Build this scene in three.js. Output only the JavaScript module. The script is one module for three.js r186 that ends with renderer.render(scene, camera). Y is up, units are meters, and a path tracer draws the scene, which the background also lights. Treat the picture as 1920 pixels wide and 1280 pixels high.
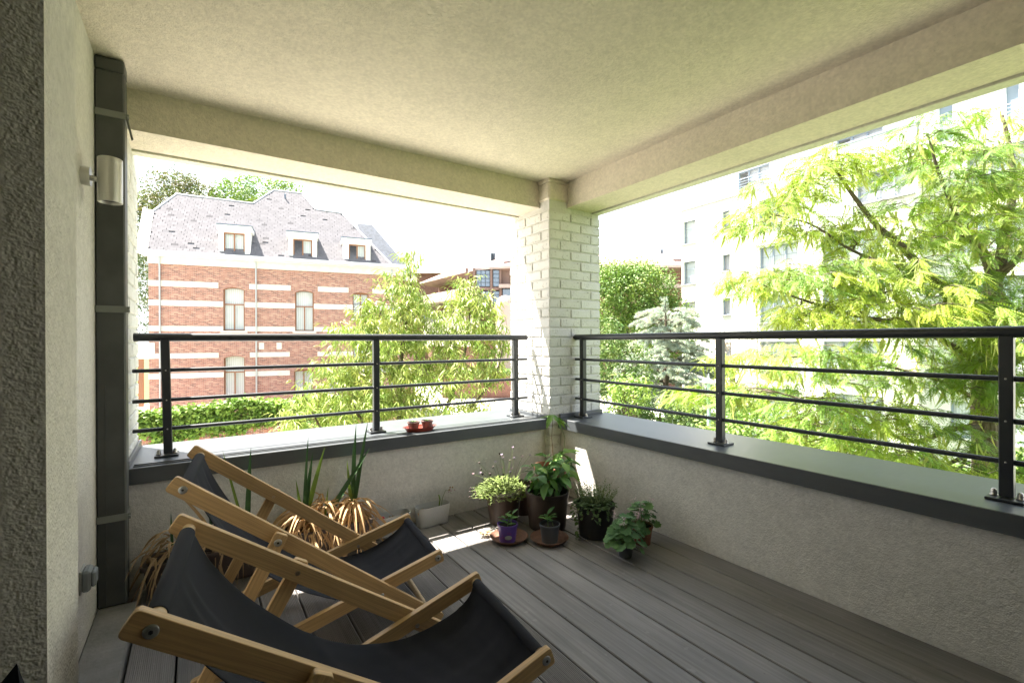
import * as THREE from 'three';
import { mergeGeometries } from 'three/addons/utils/BufferGeometryUtils.js';

// ---------------------------------------------------------------- camera, sky, sun, exposure
const scene = new THREE.Scene();
const F_PX = 883.9, EYE = 1.2, YAW = 0.590244, PITCH = -0.00147, ROLL = -0.00394;
const camera = new THREE.PerspectiveCamera(2 * Math.atan(640 / F_PX) * 180 / Math.PI, 1024 / 682, 0.05, 900);
camera.rotation.set(PITCH, -YAW, ROLL, 'YXZ');
camera.position.set(0, EYE, 0);
scene.add(camera);

const SUN = new THREE.Vector3(-0.667, 2.38, -1.0).normalize();
// hazy summer sky: pale blue overhead, whiter towards the horizon and round the sun
const skyTex = (() => {
  const W = 512, H = 256, d = new Float32Array(W * H * 4), dir = new THREE.Vector3();
  for (let j = 0; j < H; j++) for (let i = 0; i < W; i++) {
    const up = ((j + 0.5) / H - 0.5) * Math.PI, az = ((i + 0.5) / W - 0.5) * 2 * Math.PI;
    dir.set(Math.cos(az) * Math.cos(up), Math.sin(up), Math.sin(az) * Math.cos(up));
    const e = Math.max(0, dir.y), hz = Math.exp(-e * 3.2), c = Math.max(-1, Math.min(1, dir.dot(SUN))), glow = 0.75 * Math.exp(-(1 - c) * 7) + 0.25 * Math.exp(-(1 - c) * 1.6);
    const base = [0.60 + 0.42 * hz, 0.76 + 0.26 * hz, 1.0 + 0.02 * hz], k = (j + i) * 0 + 0.26 + 0.07 * hz;
    for (let q = 0; q < 3; q++) d[(j * W + i) * 4 + q] = k * base[q] + glow * [0.34, 0.33, 0.30][q];
    d[(j * W + i) * 4 + 3] = 1;
  }
  const t = new THREE.DataTexture(d, W, H, THREE.RGBAFormat, THREE.FloatType);
  t.mapping = THREE.EquirectangularReflectionMapping; t.magFilter = t.minFilter = THREE.LinearFilter; t.wrapS = THREE.RepeatWrapping; t.needsUpdate = true;
  return t;
})();
scene.background = skyTex; scene.environment = skyTex;

const sun = new THREE.DirectionalLight(new THREE.Color(1.0, 0.94, 0.84), 5);
sun.position.copy(SUN).multiplyScalar(60);
sun.target.position.set(0, 0, 0);
sun.castShadow = true;
sun.shadow.mapSize.set(4096, 4096);
Object.assign(sun.shadow.camera, { left: -45, right: 45, top: 45, bottom: -45, near: 1, far: 160 });
scene.add(sun, sun.target);

const renderer = new THREE.WebGLRenderer({ antialias: true });
renderer.shadowMap.enabled = true;
renderer.toneMapping = THREE.LinearToneMapping;
renderer.toneMappingExposure = 7.4;

// ---------------------------------------------------------------- helpers
const rng = (a) => () => { a |= 0; a = a + 0x6D2B79F5 | 0; let t = Math.imul(a ^ a >>> 15, 1 | a); t = t + Math.imul(t ^ t >>> 7, 61 | t) ^ t; return ((t ^ t >>> 14) >>> 0) / 4294967296; };
const V = (x, y, z) => new THREE.Vector3(x, y, z);
const C = (r, g, b) => new THREE.Color().setRGB(r, g, b);
const used = new Map();
function numbered(n) { const k = used.get(n) ?? 0; used.set(n, k + 1); return k ? `${n}_${String(k).padStart(3, '0')}` : n; }
function put(name, geo, mat, parent) {
  const m = new THREE.Mesh(geo, mat);
  m.name = parent ? name : numbered(name);
  m.castShadow = m.receiveShadow = true;
  (parent ?? scene).add(m);
  return m;
}
function thing(name, label, category, pos = [0, 0, 0], turn = 0, group) {
  const g = new THREE.Group();
  g.name = numbered(name); g.position.set(...pos); g.rotation.y = turn;
  g.userData = { label, category }; if (group) g.userData.group = group;
  scene.add(g);
  return g;
}
function structure(name, geo, mat) {
  const o = geo ? put(name, geo, mat) : new THREE.Group();
  if (!geo) { o.name = numbered(name); scene.add(o); }
  o.userData = { kind: 'structure' };
  return o;
}
// world position of photo pixel (1920 x 1280) at a given forward depth; same, on a horizontal plane
const fwd = V(0, 0, -1).applyEuler(camera.rotation), rgt = V(1, 0, 0).applyEuler(camera.rotation), upv = V(0, 1, 0).applyEuler(camera.rotation);
const ray = (x, y) => fwd.clone().multiplyScalar(F_PX).addScaledVector(rgt, x - 960).addScaledVector(upv, 640 - y);
const pix = (x, y, depth) => ray(x, y).multiplyScalar(depth / F_PX).add(camera.position);
const onY = (x, y, Y) => { const d = ray(x, y); return d.multiplyScalar((Y - EYE) / d.y).add(camera.position); };

// geometry: box with uv in metres
function box(x0, x1, y0, y1, z0, z1) {
  const g = new THREE.BoxGeometry(x1 - x0, y1 - y0, z1 - z0), w = x1 - x0, h = y1 - y0, d = z1 - z0, uv = g.attributes.uv;
  const s = [[d, h], [d, h], [w, d], [w, d], [w, h], [w, h]], o = [[z0, y0], [z0, y0], [x0, z0], [x0, z0], [x0, y0], [x0, y0]];
  for (let i = 0; i < 24; i++) { const f = i >> 2; uv.setXY(i, uv.getX(i) * s[f][0] + o[f][0], uv.getY(i) * s[f][1] + o[f][1]); }
  g.translate((x0 + x1) / 2, (y0 + y1) / 2, (z0 + z1) / 2);
  return g;
}
// chamfered box, 44 triangles, uv in metres
function chamfer(w, h, d, c, jit = 0, R = Math.random) {
  const X = w / 2, Y = h / 2, Z = d / 2, pos = [], nor = [], uvs = [];
  const jt = {};
  const J = (sx, sy, sz) => { const k = sx + ',' + sy + ',' + sz; return jt[k] ??= [(R() - 0.5) * jit, (R() - 0.5) * jit, (R() - 0.5) * jit]; };
  const P = (sx, sy, sz, ax) => { const j = J(sx, sy, sz); return V(sx * (ax === 0 ? X : X - c) + j[0], sy * (ax === 1 ? Y : Y - c) + j[1], sz * (ax === 2 ? Z : Z - c) + j[2]); };
  const tri = (a, b, cc, out) => {
    const n = b.clone().sub(a).cross(cc.clone().sub(a)); if (n.dot(out) < 0) { [b, cc] = [cc, b]; n.negate(); } n.normalize();
    for (const p of [a, b, cc]) { pos.push(p.x, p.y, p.z); nor.push(n.x, n.y, n.z); const ax = Math.abs(out.x) > 0.8 ? 0 : Math.abs(out.y) > 0.8 ? 1 : 2; uvs.push(ax === 0 ? p.z : p.x, ax === 1 ? p.z : p.y); }
  };
  const S = [-1, 1];
  for (const s of S) {
    tri(P(s, -1, -1, 0), P(s, 1, -1, 0), P(s, 1, 1, 0), V(s, 0, 0)); tri(P(s, -1, -1, 0), P(s, 1, 1, 0), P(s, -1, 1, 0), V(s, 0, 0));
    tri(P(-1, s, -1, 1), P(1, s, -1, 1), P(1, s, 1, 1), V(0, s, 0)); tri(P(-1, s, -1, 1), P(1, s, 1, 1), P(-1, s, 1, 1), V(0, s, 0));
    tri(P(-1, -1, s, 2), P(1, -1, s, 2), P(1, 1, s, 2), V(0, 0, s)); tri(P(-1, -1, s, 2), P(1, 1, s, 2), P(-1, 1, s, 2), V(0, 0, s));
  }
  for (const a of S) for (const b of S) {
    let o = V(a, b, 0); tri(P(a, b, -1, 0), P(a, b, 1, 0), P(a, b, 1, 1), o); tri(P(a, b, -1, 0), P(a, b, 1, 1), P(a, b, -1, 1), o);
    o = V(a, 0, b); tri(P(a, -1, b, 0), P(a, 1, b, 0), P(a, 1, b, 2), o); tri(P(a, -1, b, 0), P(a, 1, b, 2), P(a, -1, b, 2), o);
    o = V(0, a, b); tri(P(-1, a, b, 1), P(1, a, b, 1), P(1, a, b, 2), o); tri(P(-1, a, b, 1), P(1, a, b, 2), P(-1, a, b, 2), o);
    for (const cc of S) tri(P(a, b, cc, 0), P(a, b, cc, 1), P(a, b, cc, 2), V(a, b, cc));
  }
  const g = new THREE.BufferGeometry();
  g.setAttribute('position', new THREE.Float32BufferAttribute(pos, 3)); g.setAttribute('normal', new THREE.Float32BufferAttribute(nor, 3)); g.setAttribute('uv', new THREE.Float32BufferAttribute(uvs, 2));
  return g;
}
// chamfered box between two corners
const cbox = (x0, x1, y0, y1, z0, z1, c = 0.004) => chamfer(x1 - x0, y1 - y0, z1 - z0, c).translate((x0 + x1) / 2, (y0 + y1) / 2, (z0 + z1) / 2);
// a tapered tube through points with radii
function tube(pts, radii, seg = 7) {
  const pos = [], uv = [], idx = [], n = pts.length;
  let ref = V(0.3, 1, 0.2).normalize(), len = 0;
  for (let i = 0; i < n; i++) {
    const t = pts[Math.min(i + 1, n - 1)].clone().sub(pts[Math.max(i - 1, 0)]).normalize();
    if (Math.abs(t.dot(ref)) > 0.95) ref = V(1, 0.1, 0.3).normalize();
    const a = ref.clone().cross(t).normalize(), b = t.clone().cross(a);
    ref = b.clone();
    if (i) len += pts[i].distanceTo(pts[i - 1]);
    const r = Array.isArray(radii) ? radii[i] : radii;
    for (let k = 0; k <= seg; k++) { const th = k / seg * 2 * Math.PI, p = pts[i].clone().addScaledVector(a, Math.cos(th) * r).addScaledVector(b, Math.sin(th) * r); pos.push(p.x, p.y, p.z); uv.push(k / seg * 2 * Math.PI * Math.max(r, 0.003), len); }
  }
  const w = seg + 1;
  for (let i = 0; i < n - 1; i++) for (let k = 0; k < seg; k++) { const q = i * w + k; idx.push(q, q + 1, q + w, q + 1, q + w + 1, q + w); }
  for (const [s, dir] of [[0, 1], [n - 1, -1]]) { const c = pos.length / 3; pos.push(pts[s].x, pts[s].y, pts[s].z); uv.push(0, 0); for (let k = 0; k < seg; k++) dir > 0 ? idx.push(c, s * w + k + 1, s * w + k) : idx.push(c, s * w + k, s * w + k + 1); }
  const g = new THREE.BufferGeometry();
  g.setAttribute('position', new THREE.Float32BufferAttribute(pos, 3)); g.setAttribute('uv', new THREE.Float32BufferAttribute(uv, 2)); g.setIndex(idx); g.computeVertexNormals();
  return g;
}
const lathe = (prof, seg = 32) => new THREE.LatheGeometry(prof.map(([r, y]) => new THREE.Vector2(r, y)), seg);
const merge = (list) => mergeGeometries(list.map((g) => { const h = g.index ? g.toNonIndexed() : g; for (const k of Object.keys(h.attributes)) if (!['position', 'normal', 'uv', 'color'].includes(k)) h.deleteAttribute(k); return h; }));
function tint(g, r, gg, b) { const n = g.attributes.position.count, a = new Float32Array(n * 3); for (let i = 0; i < n; i++) { a[i * 3] = r; a[i * 3 + 1] = gg; a[i * 3 + 2] = b; } g.setAttribute('color', new THREE.BufferAttribute(a, 3)); return g; }
function polygon(pts) { // flat polygon through 3-D points (fan), uv in metres on its own plane
  const n = pts[1].clone().sub(pts[0]).cross(pts[2].clone().sub(pts[0])).normalize(), a = pts[1].clone().sub(pts[0]).normalize(), b = n.clone().cross(a), pos = [], nor = [], uv = [];
  for (let i = 1; i < pts.length - 1; i++) for (const p of [pts[0], pts[i], pts[i + 1]]) { pos.push(p.x, p.y, p.z); nor.push(n.x, n.y, n.z); const q = p.clone().sub(pts[0]); uv.push(q.dot(a), q.dot(b)); }
  const g = new THREE.BufferGeometry();
  g.setAttribute('position', new THREE.Float32BufferAttribute(pos, 3)); g.setAttribute('normal', new THREE.Float32BufferAttribute(nor, 3)); g.setAttribute('uv', new THREE.Float32BufferAttribute(uv, 2));
  return g;
}
// profile in (x, y) swept along z, uv = (length along profile, z)
function sweepZ(prof, z0, z1) {
  const pos = [], nor = [], uv = []; let l = 0;
  for (let i = 0; i < prof.length; i++) {
    const a = prof[i], b = prof[(i + 1) % prof.length], dx = b[0] - a[0], dy = b[1] - a[1], d = Math.hypot(dx, dy), n = [dy / d, -dx / d];
    for (const [p, z, u] of [[a, z0, l], [b, z0, l + d], [b, z1, l + d], [a, z0, l], [b, z1, l + d], [a, z1, l]]) { pos.push(p[0], p[1], z); nor.push(n[0], n[1], 0); uv.push(u, z); }
    l += d;
  }
  const sh = THREE.ShapeUtils.triangulateShape(prof.map((p) => new THREE.Vector2(...p)), []);
  for (const [z, s] of [[z0, -1], [z1, 1]]) for (const t of sh) for (const k of s > 0 ? t : [t[0], t[2], t[1]]) { pos.push(prof[k][0], prof[k][1], z); nor.push(0, 0, s); uv.push(prof[k][0], prof[k][1]); }
  const g = new THREE.BufferGeometry();
  g.setAttribute('position', new THREE.Float32BufferAttribute(pos, 3)); g.setAttribute('normal', new THREE.Float32BufferAttribute(nor, 3)); g.setAttribute('uv', new THREE.Float32BufferAttribute(uv, 2));
  return g;
}

// ---------------------------------------------------------------- textures
const hash = (x, y, s) => { let h = Math.imul(x, 374761393) + Math.imul(y, 668265263) + Math.imul(s, 1442695041) | 0; h = Math.imul(h ^ h >>> 13, 1274126177); return ((h ^ h >>> 16) >>> 0) / 4294967296; };
function noise(x, y, px, py, s) { // tileable value noise, px and py whole cells
  const ix = Math.floor(x), iy = Math.floor(y), fx = x - ix, fy = y - iy, u = fx * fx * (3 - 2 * fx), v = fy * fy * (3 - 2 * fy), m = (a, n) => ((a % n) + n) % n;
  const a = hash(m(ix, px), m(iy, py), s), b = hash(m(ix + 1, px), m(iy, py), s), c = hash(m(ix, px), m(iy + 1, py), s), d = hash(m(ix + 1, px), m(iy + 1, py), s);
  return (a + (b - a) * u) * (1 - v) + (c + (d - c) * u) * v;
}
const fbm = (u, v, n, oct, s, nx = n) => { let t = 0, a = 0.5, w = 0; for (let i = 0; i < oct; i++) { t += a * noise(u * nx, v * n, nx, n, s + i); w += a; a *= 0.55; n *= 2; nx *= 2; } return t / w; };
function texture(w, h, fn, srgb, size) {
  const d = new Uint8Array(w * h * 4);
  for (let j = 0; j < h; j++) for (let i = 0; i < w; i++) { const c = fn(i / w, j / h), k = (j * w + i) * 4; for (let q = 0; q < 3; q++) d[k + q] = Math.max(0, Math.min(255, (c.length ? c[q] : c) * 255)); d[k + 3] = 255; }
  const t = new THREE.DataTexture(d, w, h);
  t.wrapS = t.wrapT = THREE.RepeatWrapping; t.magFilter = THREE.LinearFilter; t.minFilter = THREE.LinearMipmapLinearFilter; t.generateMipmaps = true;
  if (srgb) t.colorSpace = THREE.SRGBColorSpace;
  if (size) t.repeat.set(1 / size[0], 1 / size[1]);
  t.needsUpdate = true;
  return t;
}
const std = (o) => new THREE.MeshStandardMaterial(o), phy = (o) => new THREE.MeshPhysicalMaterial(o);
const grey = (v) => [v, v, v];
const mottle = (lo, hi, n, s, size) => texture(256, 256, (u, v) => grey(lo + (hi - lo) * fbm(u, v, n, 5, s)), true, size);

// stucco: coarse sprayed grain
const stuccoBump = texture(512, 512, (u, v) => { const a = fbm(u, v, 64, 3, 3), b = fbm(u, v, 150, 2, 9), c = fbm(u, v, 10, 3, 21); return Math.min(1, Math.max(0, a * 0.5 + b * 0.45 + c * 0.12)); }, false, [0.55, 0.55]);
const stuccoTint = texture(512, 512, (u, v) => { const a = fbm(u, v, 5, 5, 31), b = fbm(u, v, 160, 2, 5), d = fbm(u, v, 40, 3, 44); const k = 0.91 + 0.07 * (a - 0.5) + 0.11 * (b - 0.5) + 0.04 * (d - 0.5); return [k, k * 0.995, k * 0.985]; }, true, [1.9, 1.9]);
const stucco = (r, g, b, bump = 0.0038) => std({ color: C(r, g, b), map: stuccoTint, bumpMap: stuccoBump, bumpScale: bump, roughness: 0.95 });
const M = {};
M.ceiling = stucco(0.88, 0.81, 0.67, 0.005);
M.wall = stucco(0.80, 0.78, 0.74);
M.beamEdge = stucco(0.80, 0.80, 0.68, 0.002);
// white-painted brick with worn patches
const paintTex = texture(256, 256, (u, v) => { const a = fbm(u, v, 6, 5, 71), b = fbm(u, v, 40, 3, 77), w = Math.max(0, (b - 0.66) * 5) * (a > 0.5 ? 1 : 0.3); const k = 0.93 + 0.07 * a; return [k - 0.32 * w, k - 0.34 * w, k - 0.36 * w]; }, true, [0.7, 0.7]);
const paintBump = texture(256, 256, (u, v) => fbm(u, v, 30, 4, 81), false, [0.4, 0.4]);
M.brick = [[0.70, 0.69, 0.65], [0.66, 0.65, 0.61], [0.74, 0.73, 0.70]].map(([r, g, b], i) => { const t = paintTex.clone(); t.offset.set(0.31 * i, 0.17 * i); t.needsUpdate = true; return std({ color: C(r, g, b), map: t, bumpMap: paintBump, bumpScale: 0.004, roughness: 0.75 }); });
M.mortar = std({ color: C(0.60, 0.59, 0.55), roughness: 1, bumpMap: paintBump, bumpScale: 0.006 });
// dark powder-coated metal: coping and railings
M.coping = phy({ color: C(0.088, 0.098, 0.107), roughness: 0.36, ior: 1.75, map: texture(512, 512, (u, v) => { const a = fbm(u, v, 5, 6, 97), s = fbm(u, v, 90, 3, 99, 20); return grey(0.88 + 0.14 * (a - 0.5) + 0.08 * (s - 0.5)); }, true, [1.3, 1.3]) });
M.rail = std({ color: C(0.028, 0.031, 0.035), roughness: 0.36 });
M.steel = std({ color: C(0.55, 0.52, 0.48), roughness: 0.35, metalness: 0.9 });
M.zinc = std({ color: C(0.10, 0.105, 0.10), roughness: 0.5, metalness: 0.25, map: mottle(0.75, 1, 6, 101, [0.7, 0.7]) });
M.zincBand = std({ color: C(0.20, 0.21, 0.19), roughness: 0.45, metalness: 0.4 });
M.concrete = std({ color: C(0.34, 0.335, 0.32), map: texture(512, 512, (u, v) => { const a = fbm(u, v, 4, 6, 111), b = fbm(u, v, 24, 4, 115, 3); return grey(0.62 + 0.28 * a + 0.14 * b); }, true, [0.6, 0.9]), bumpMap: paintBump, bumpScale: 0.002, roughness: 0.85 });
// weathered decking: long grain, stains and pale scuffs
const deckTex = texture(512, 1024, (u, v) => {
  const g = fbm(u, v, 6, 5, 121, 70), st = fbm(u, v, 5, 5, 127, 3), sp = noise(u * 60, v * 400, 60, 400, 133), sc = fbm(u, v, 60, 3, 137, 14);
  let k = 0.70 + 0.17 * (g - 0.5) + 0.30 * (st - 0.5); if (sp > 0.985) k -= 0.28; if (sc > 0.82) k += 0.06;
  return [k, k * 0.975, k * 0.955];
}, true, [0.6, 2.3]);
const deckBump = texture(512, 512, (u, v) => fbm(u, v, 8, 4, 141, 100), false, [0.6, 1.2]);
M.deck = [0, 1, 2, 3].map((i) => { const t = deckTex.clone(); t.offset.set(0.27 * i, 0.37 * i); t.needsUpdate = true; const k = [1, 0.93, 1.06, 0.97][i]; return std({ color: C(0.42 * k, 0.415 * k, 0.42 * k), map: t, bumpMap: deckBump, bumpScale: 0.0016, roughness: 0.52 }); });
M.dark = std({ color: C(0.02, 0.02, 0.02), roughness: 1 });
// oiled beech of the chairs
const woodTex = texture(512, 256, (u, v) => { const w = fbm(u, v, 9, 4, 151, 2), g = fbm(u, v, 90, 3, 157, 5), r = 0.5 + 0.5 * Math.sin((v * 9 + w * 2.2) * 6.283); const k = 0.80 + 0.12 * (w - 0.5) + 0.16 * (g - 0.5) + 0.05 * r; return [k, k * 0.97, k * 0.92]; }, true, [0.7, 0.16]);
M.wood = std({ color: C(0.78, 0.54, 0.28), map: woodTex, roughness: 0.5, bumpMap: woodTex, bumpScale: 0.0004 });
M.dowel = std({ color: C(0.82, 0.64, 0.42), map: woodTex, roughness: 0.5 });
const weave = texture(256, 256, (u, v) => grey(0.72 + 0.28 * (0.5 + 0.25 * Math.sin(u * 6.283 * 64) + 0.25 * Math.sin(v * 6.283 * 64)) * (0.8 + 0.4 * (fbm(u, v, 8, 3, 161) - 0.5))), true, [0.12, 0.12]);
M.canvas = phy({ color: C(0.026, 0.028, 0.038), map: weave, roughness: 0.9, specularIntensity: 0.4, sheen: 0.15, sheenColor: C(0.35, 0.38, 0.45), sheenRoughness: 0.5 });
M.bolt = std({ color: C(0.50, 0.52, 0.52), roughness: 0.3, metalness: 0.9 });
M.socketHole = std({ color: C(0.02, 0.02, 0.022), roughness: 0.6 });
M.aluminium = std({ color: C(0.55, 0.54, 0.50), roughness: 0.38, metalness: 0.7 });
M.greyPlastic = std({ color: C(0.27, 0.30, 0.31), roughness: 0.45 });
M.palePlastic = std({ color: C(0.42, 0.43, 0.42), roughness: 0.5 });
// pots
M.brownPot = std({ color: C(0.075, 0.05, 0.038), roughness: 0.55, map: mottle(0.8, 1, 5, 171, [0.3, 0.3]) });
M.blackPot = std({ color: C(0.028, 0.026, 0.024), roughness: 0.5 });
M.terracotta = std({ color: C(0.36, 0.15, 0.085), roughness: 0.85, map: mottle(0.72, 1, 5, 173, [0.2, 0.2]) });
M.saucer = std({ color: C(0.24, 0.125, 0.085), roughness: 0.6, map: mottle(0.75, 1, 5, 175, [0.2, 0.2]) });
M.redPlastic = std({ color: C(0.24, 0.045, 0.03), roughness: 0.35 });
M.smallPot = std({ color: C(0.15, 0.075, 0.062), roughness: 0.5 });
M.planter = std({ color: C(0.085, 0.058, 0.048), roughness: 0.6, map: mottle(0.78, 1, 5, 177, [0.3, 0.3]) });
M.greyPot = std({ color: C(0.075, 0.08, 0.09), roughness: 0.45 });
M.frosted = phy({ color: C(0.70, 0.70, 0.68), roughness: 0.65, transmission: 0.45, thickness: 0 });
M.soil = std({ color: C(0.035, 0.024, 0.017), roughness: 1, bumpMap: paintBump, bumpScale: 0.02 });
const leafMat = (r, g, b, t = 0.35, rough = 0.55) => phy({ color: C(r, g, b), roughness: rough, transmission: t, thickness: 0, specularIntensity: 0.5 });
M.leafPepper = [leafMat(0.10, 0.24, 0.045, 0.35), leafMat(0.15, 0.32, 0.055, 0.4), leafMat(0.07, 0.17, 0.04, 0.3)];
M.leafYoung = [leafMat(0.16, 0.32, 0.05, 0.45), leafMat(0.24, 0.40, 0.06, 0.45)];
M.leafGeranium = [leafMat(0.10, 0.21, 0.08, 0.25, 0.7), leafMat(0.14, 0.27, 0.10, 0.25, 0.7)];
M.leafHerb = leafMat(0.18, 0.24, 0.06, 0.3, 0.8);
M.leafIvy = leafMat(0.09, 0.15, 0.05, 0.3, 0.7);
M.leafThyme = leafMat(0.12, 0.17, 0.055, 0.3, 0.8);
M.leek = leafMat(0.075, 0.16, 0.065, 0.2, 0.5);
M.leekPale = leafMat(0.26, 0.40, 0.08, 0.35, 0.5);
M.straw = leafMat(0.66, 0.44, 0.23, 0.35, 0.7);
M.strawDull = leafMat(0.44, 0.31, 0.18, 0.25, 0.8);
M.stem = std({ color: C(0.16, 0.22, 0.07), roughness: 0.7 });
M.stemBrown = std({ color: C(0.14, 0.10, 0.05), roughness: 0.8 });
M.petal = leafMat(0.62, 0.52, 0.64, 0.35, 0.7);
M.petalPink = leafMat(0.66, 0.50, 0.54, 0.35, 0.7);
M.seedHead = std({ color: C(0.06, 0.045, 0.04), roughness: 0.9 });
M.dryLeaf = leafMat(0.34, 0.17, 0.08, 0.25, 0.8);

// ---------------------------------------------------------------- balcony shell
const WX = 2.40, WZ = -2.945, CEIL = 2.465, SOFF = 2.262, BX = 2.475, BZ = -3.012;
structure('ceiling', box(-4.85, 2.80, CEIL, CEIL + 0.35, -3.36, 3.85), M.ceiling);
{ // beams over the two openings; the outer skin hangs 12 mm lower than the soffit
  structure('ceiling_beam', box(-0.9, BX, SOFF, CEIL + 0.1, -3.31, BZ), M.ceiling);
  structure('ceiling_beam', box(BX, 2.745, SOFF, CEIL + 0.1, -3.31, 0.56), M.ceiling);
  structure('beam_edge', box(-0.9, 2.822, 2.25, 2.95, -3.386, -3.314), M.beamEdge);
  structure('beam_edge', box(2.749, 2.822, 2.25, 2.95, -3.312, 3.85), M.beamEdge);
}
structure('parapet_wall', box(-0.9, WX + 0.42, -0.35, 0.515, -3.49, WZ), M.wall);
structure('parapet_wall', box(WX, WX + 0.45, -0.35, 0.515, WZ + 0.002, 0.56), M.wall);
structure('side_wall', box(-0.9, -0.368, -0.3, CEIL + 0.05, -2.942, -1.93), M.wall);
structure('wing_wall', box(-0.66, -0.212, -0.3, CEIL + 0.05, -1.35, -1.10), M.wall);  // set close to the camera, where its face lies in shade
// unseen flat: glazed doors and closed room, placed to keep the inner walls dark
structure('unseen_room_wall', merge([box(-4.85, -4.6, -0.1, CEIL + 0.05, -1.35, 3.85), box(-4.6, -0.66, -0.1, CEIL + 0.05, -1.35, -1.10), box(-4.6, 2.82, -0.1, CEIL + 0.05, 3.6, 3.85), box(2.57, 2.82, -0.1, CEIL + 0.05, 0.56, 3.6), box(-0.66, 2.40, 2.30, CEIL + 0.05, 0.45, 0.53), box(-0.70, -0.62, 2.30, CEIL + 0.05, -1.10, 0.45)]), M.wall);
structure('unseen_room_floor', box(-4.6, 2.57, -0.10, -0.002, 0.56, 3.6), std({ color: C(0.26, 0.17, 0.10), roughness: 0.5 }));
structure('unseen_room_floor', box(-4.6, -0.70, -0.10, -0.002, -1.10, 0.558), std({ color: C(0.26, 0.17, 0.10), roughness: 0.5 }));
{
  const t = thing('unseen_glazed_doors', 'unseen tall glazed doors with dark metal frames, placed to keep the inner walls dark', 'door', [0, 0, 0]);
  const glass = phy({ color: C(1, 1, 1), roughness: 0.02, transmission: 1, thickness: 0, ior: 1.5 }), fm = std({ color: C(0.05, 0.055, 0.06), roughness: 0.45 });
  for (let k = 0; k < 3; k++) { const a = -0.62 + k * 1.005, c = a + 1.0; const f = put('unseen_door_frame', merge([box(a, a + 0.06, 0, 2.298, 0.46, 0.52), box(c - 0.06, c, 0, 2.298, 0.46, 0.52), box(a + 0.06, c - 0.06, 0, 0.08, 0.46, 0.52), box(a + 0.06, c - 0.06, 2.22, 2.298, 0.46, 0.52)]), fm, t); put('pane', box(a + 0.06, c - 0.06, 0.08, 2.22, 0.488, 0.492), glass, f); }
  for (let k = 0; k < 2; k++) { const a = -1.098 + k * 0.765, c = a + 0.76; const f = put('unseen_door_frame', merge([box(-0.69, -0.63, 0, 2.298, a, a + 0.06), box(-0.69, -0.63, 0, 2.298, c - 0.06, c), box(-0.69, -0.63, 0, 0.08, a + 0.06, c - 0.06), box(-0.69, -0.63, 2.22, 2.298, a + 0.06, c - 0.06)]), fm, t); put('pane', box(-0.662, -0.658, 0.08, 2.22, a + 0.06, c - 0.06), glass, f); }
}
structure('concrete_ledge', cbox(-0.3675, -0.226, -0.12, 0.03, -2.725, -1.36, 0.006), M.concrete);
structure('floor_slab', box(-3.2, 2.85, -0.45, -0.10, -3.45, 3.85), M.dark);

{ // decking: the boards beside the chairs lie ribbed side up, the others smooth side up
  const deck = structure('deck');
  const P = 0.1542, W = 0.1470, T = 0.024, x0 = 1.166 + 0.0036;
  const flat = [[0, -T], [W, -T], [W, -0.003], [W - 0.003, 0], [0.003, 0], [0, -0.003]];
  const ribs = [[0, -T], [W, -T], [W, -0.003], [W - 0.003, 0]];
  const n = 22, rw = (W - 0.012) / n;
  for (let i = n - 1; i >= 0; i--) { const a = 0.006 + i * rw; ribs.push([a + rw * 0.86, 0], [a + rw * 0.72, -0.0022], [a + rw * 0.28, -0.0022], [a + rw * 0.14, 0]); }
  ribs.push([0.003, 0], [0, -0.003]);
  const gf = sweepZ(flat, -2.94, 0.455), gr = sweepZ(ribs, -2.94, 0.455);
  for (let k = -9; k < 8; k++) { const b = put('deck_board', k < 0 ? gr : gf, M.deck[(k * 7 + 70) % 4], deck); b.position.set(x0 + k * P, 0, 0); }
  for (let k = -12; k < -9; k++) { const s = put('deck_board', sweepZ(flat, -1.10, 0.455), M.deck[(k + 20) % 4], deck); s.position.set(x0 + k * P - 0.012, 0, 0); }
}
{ // coping
  const cop = (name, x0, x1, z0, z1) => structure(name, cbox(x0, x1, 0.510, 0.589, z0, z1, 0.003), M.coping);
  cop('parapet_coping', -0.285, 2.284, -3.545, -2.912);
  cop('parapet_coping', 2.365, 2.895, -2.884, 0.455);
  // upstands where the coping meets brickwork
  structure('coping_upstand', merge([cbox(2.272, 2.284, 0.5895, 0.612, -3.44, -2.905, 0.002), cbox(2.38, 2.84, 0.5895, 0.622, -2.884, -2.872, 0.002), cbox(-0.284, -0.272, 0.5895, 0.625, -3.54, -2.92, 0.002)]), M.coping);
  // raised fold lines of the sheet metal on the sunny side
  structure('coping_fold', merge([cbox(-0.26, 2.26, 0.5893, 0.5945, -2.985, -2.979, 0.001), cbox(-0.26, 2.26, 0.5893, 0.5945, -2.949, -2.943, 0.001)]), M.coping);
}

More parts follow.
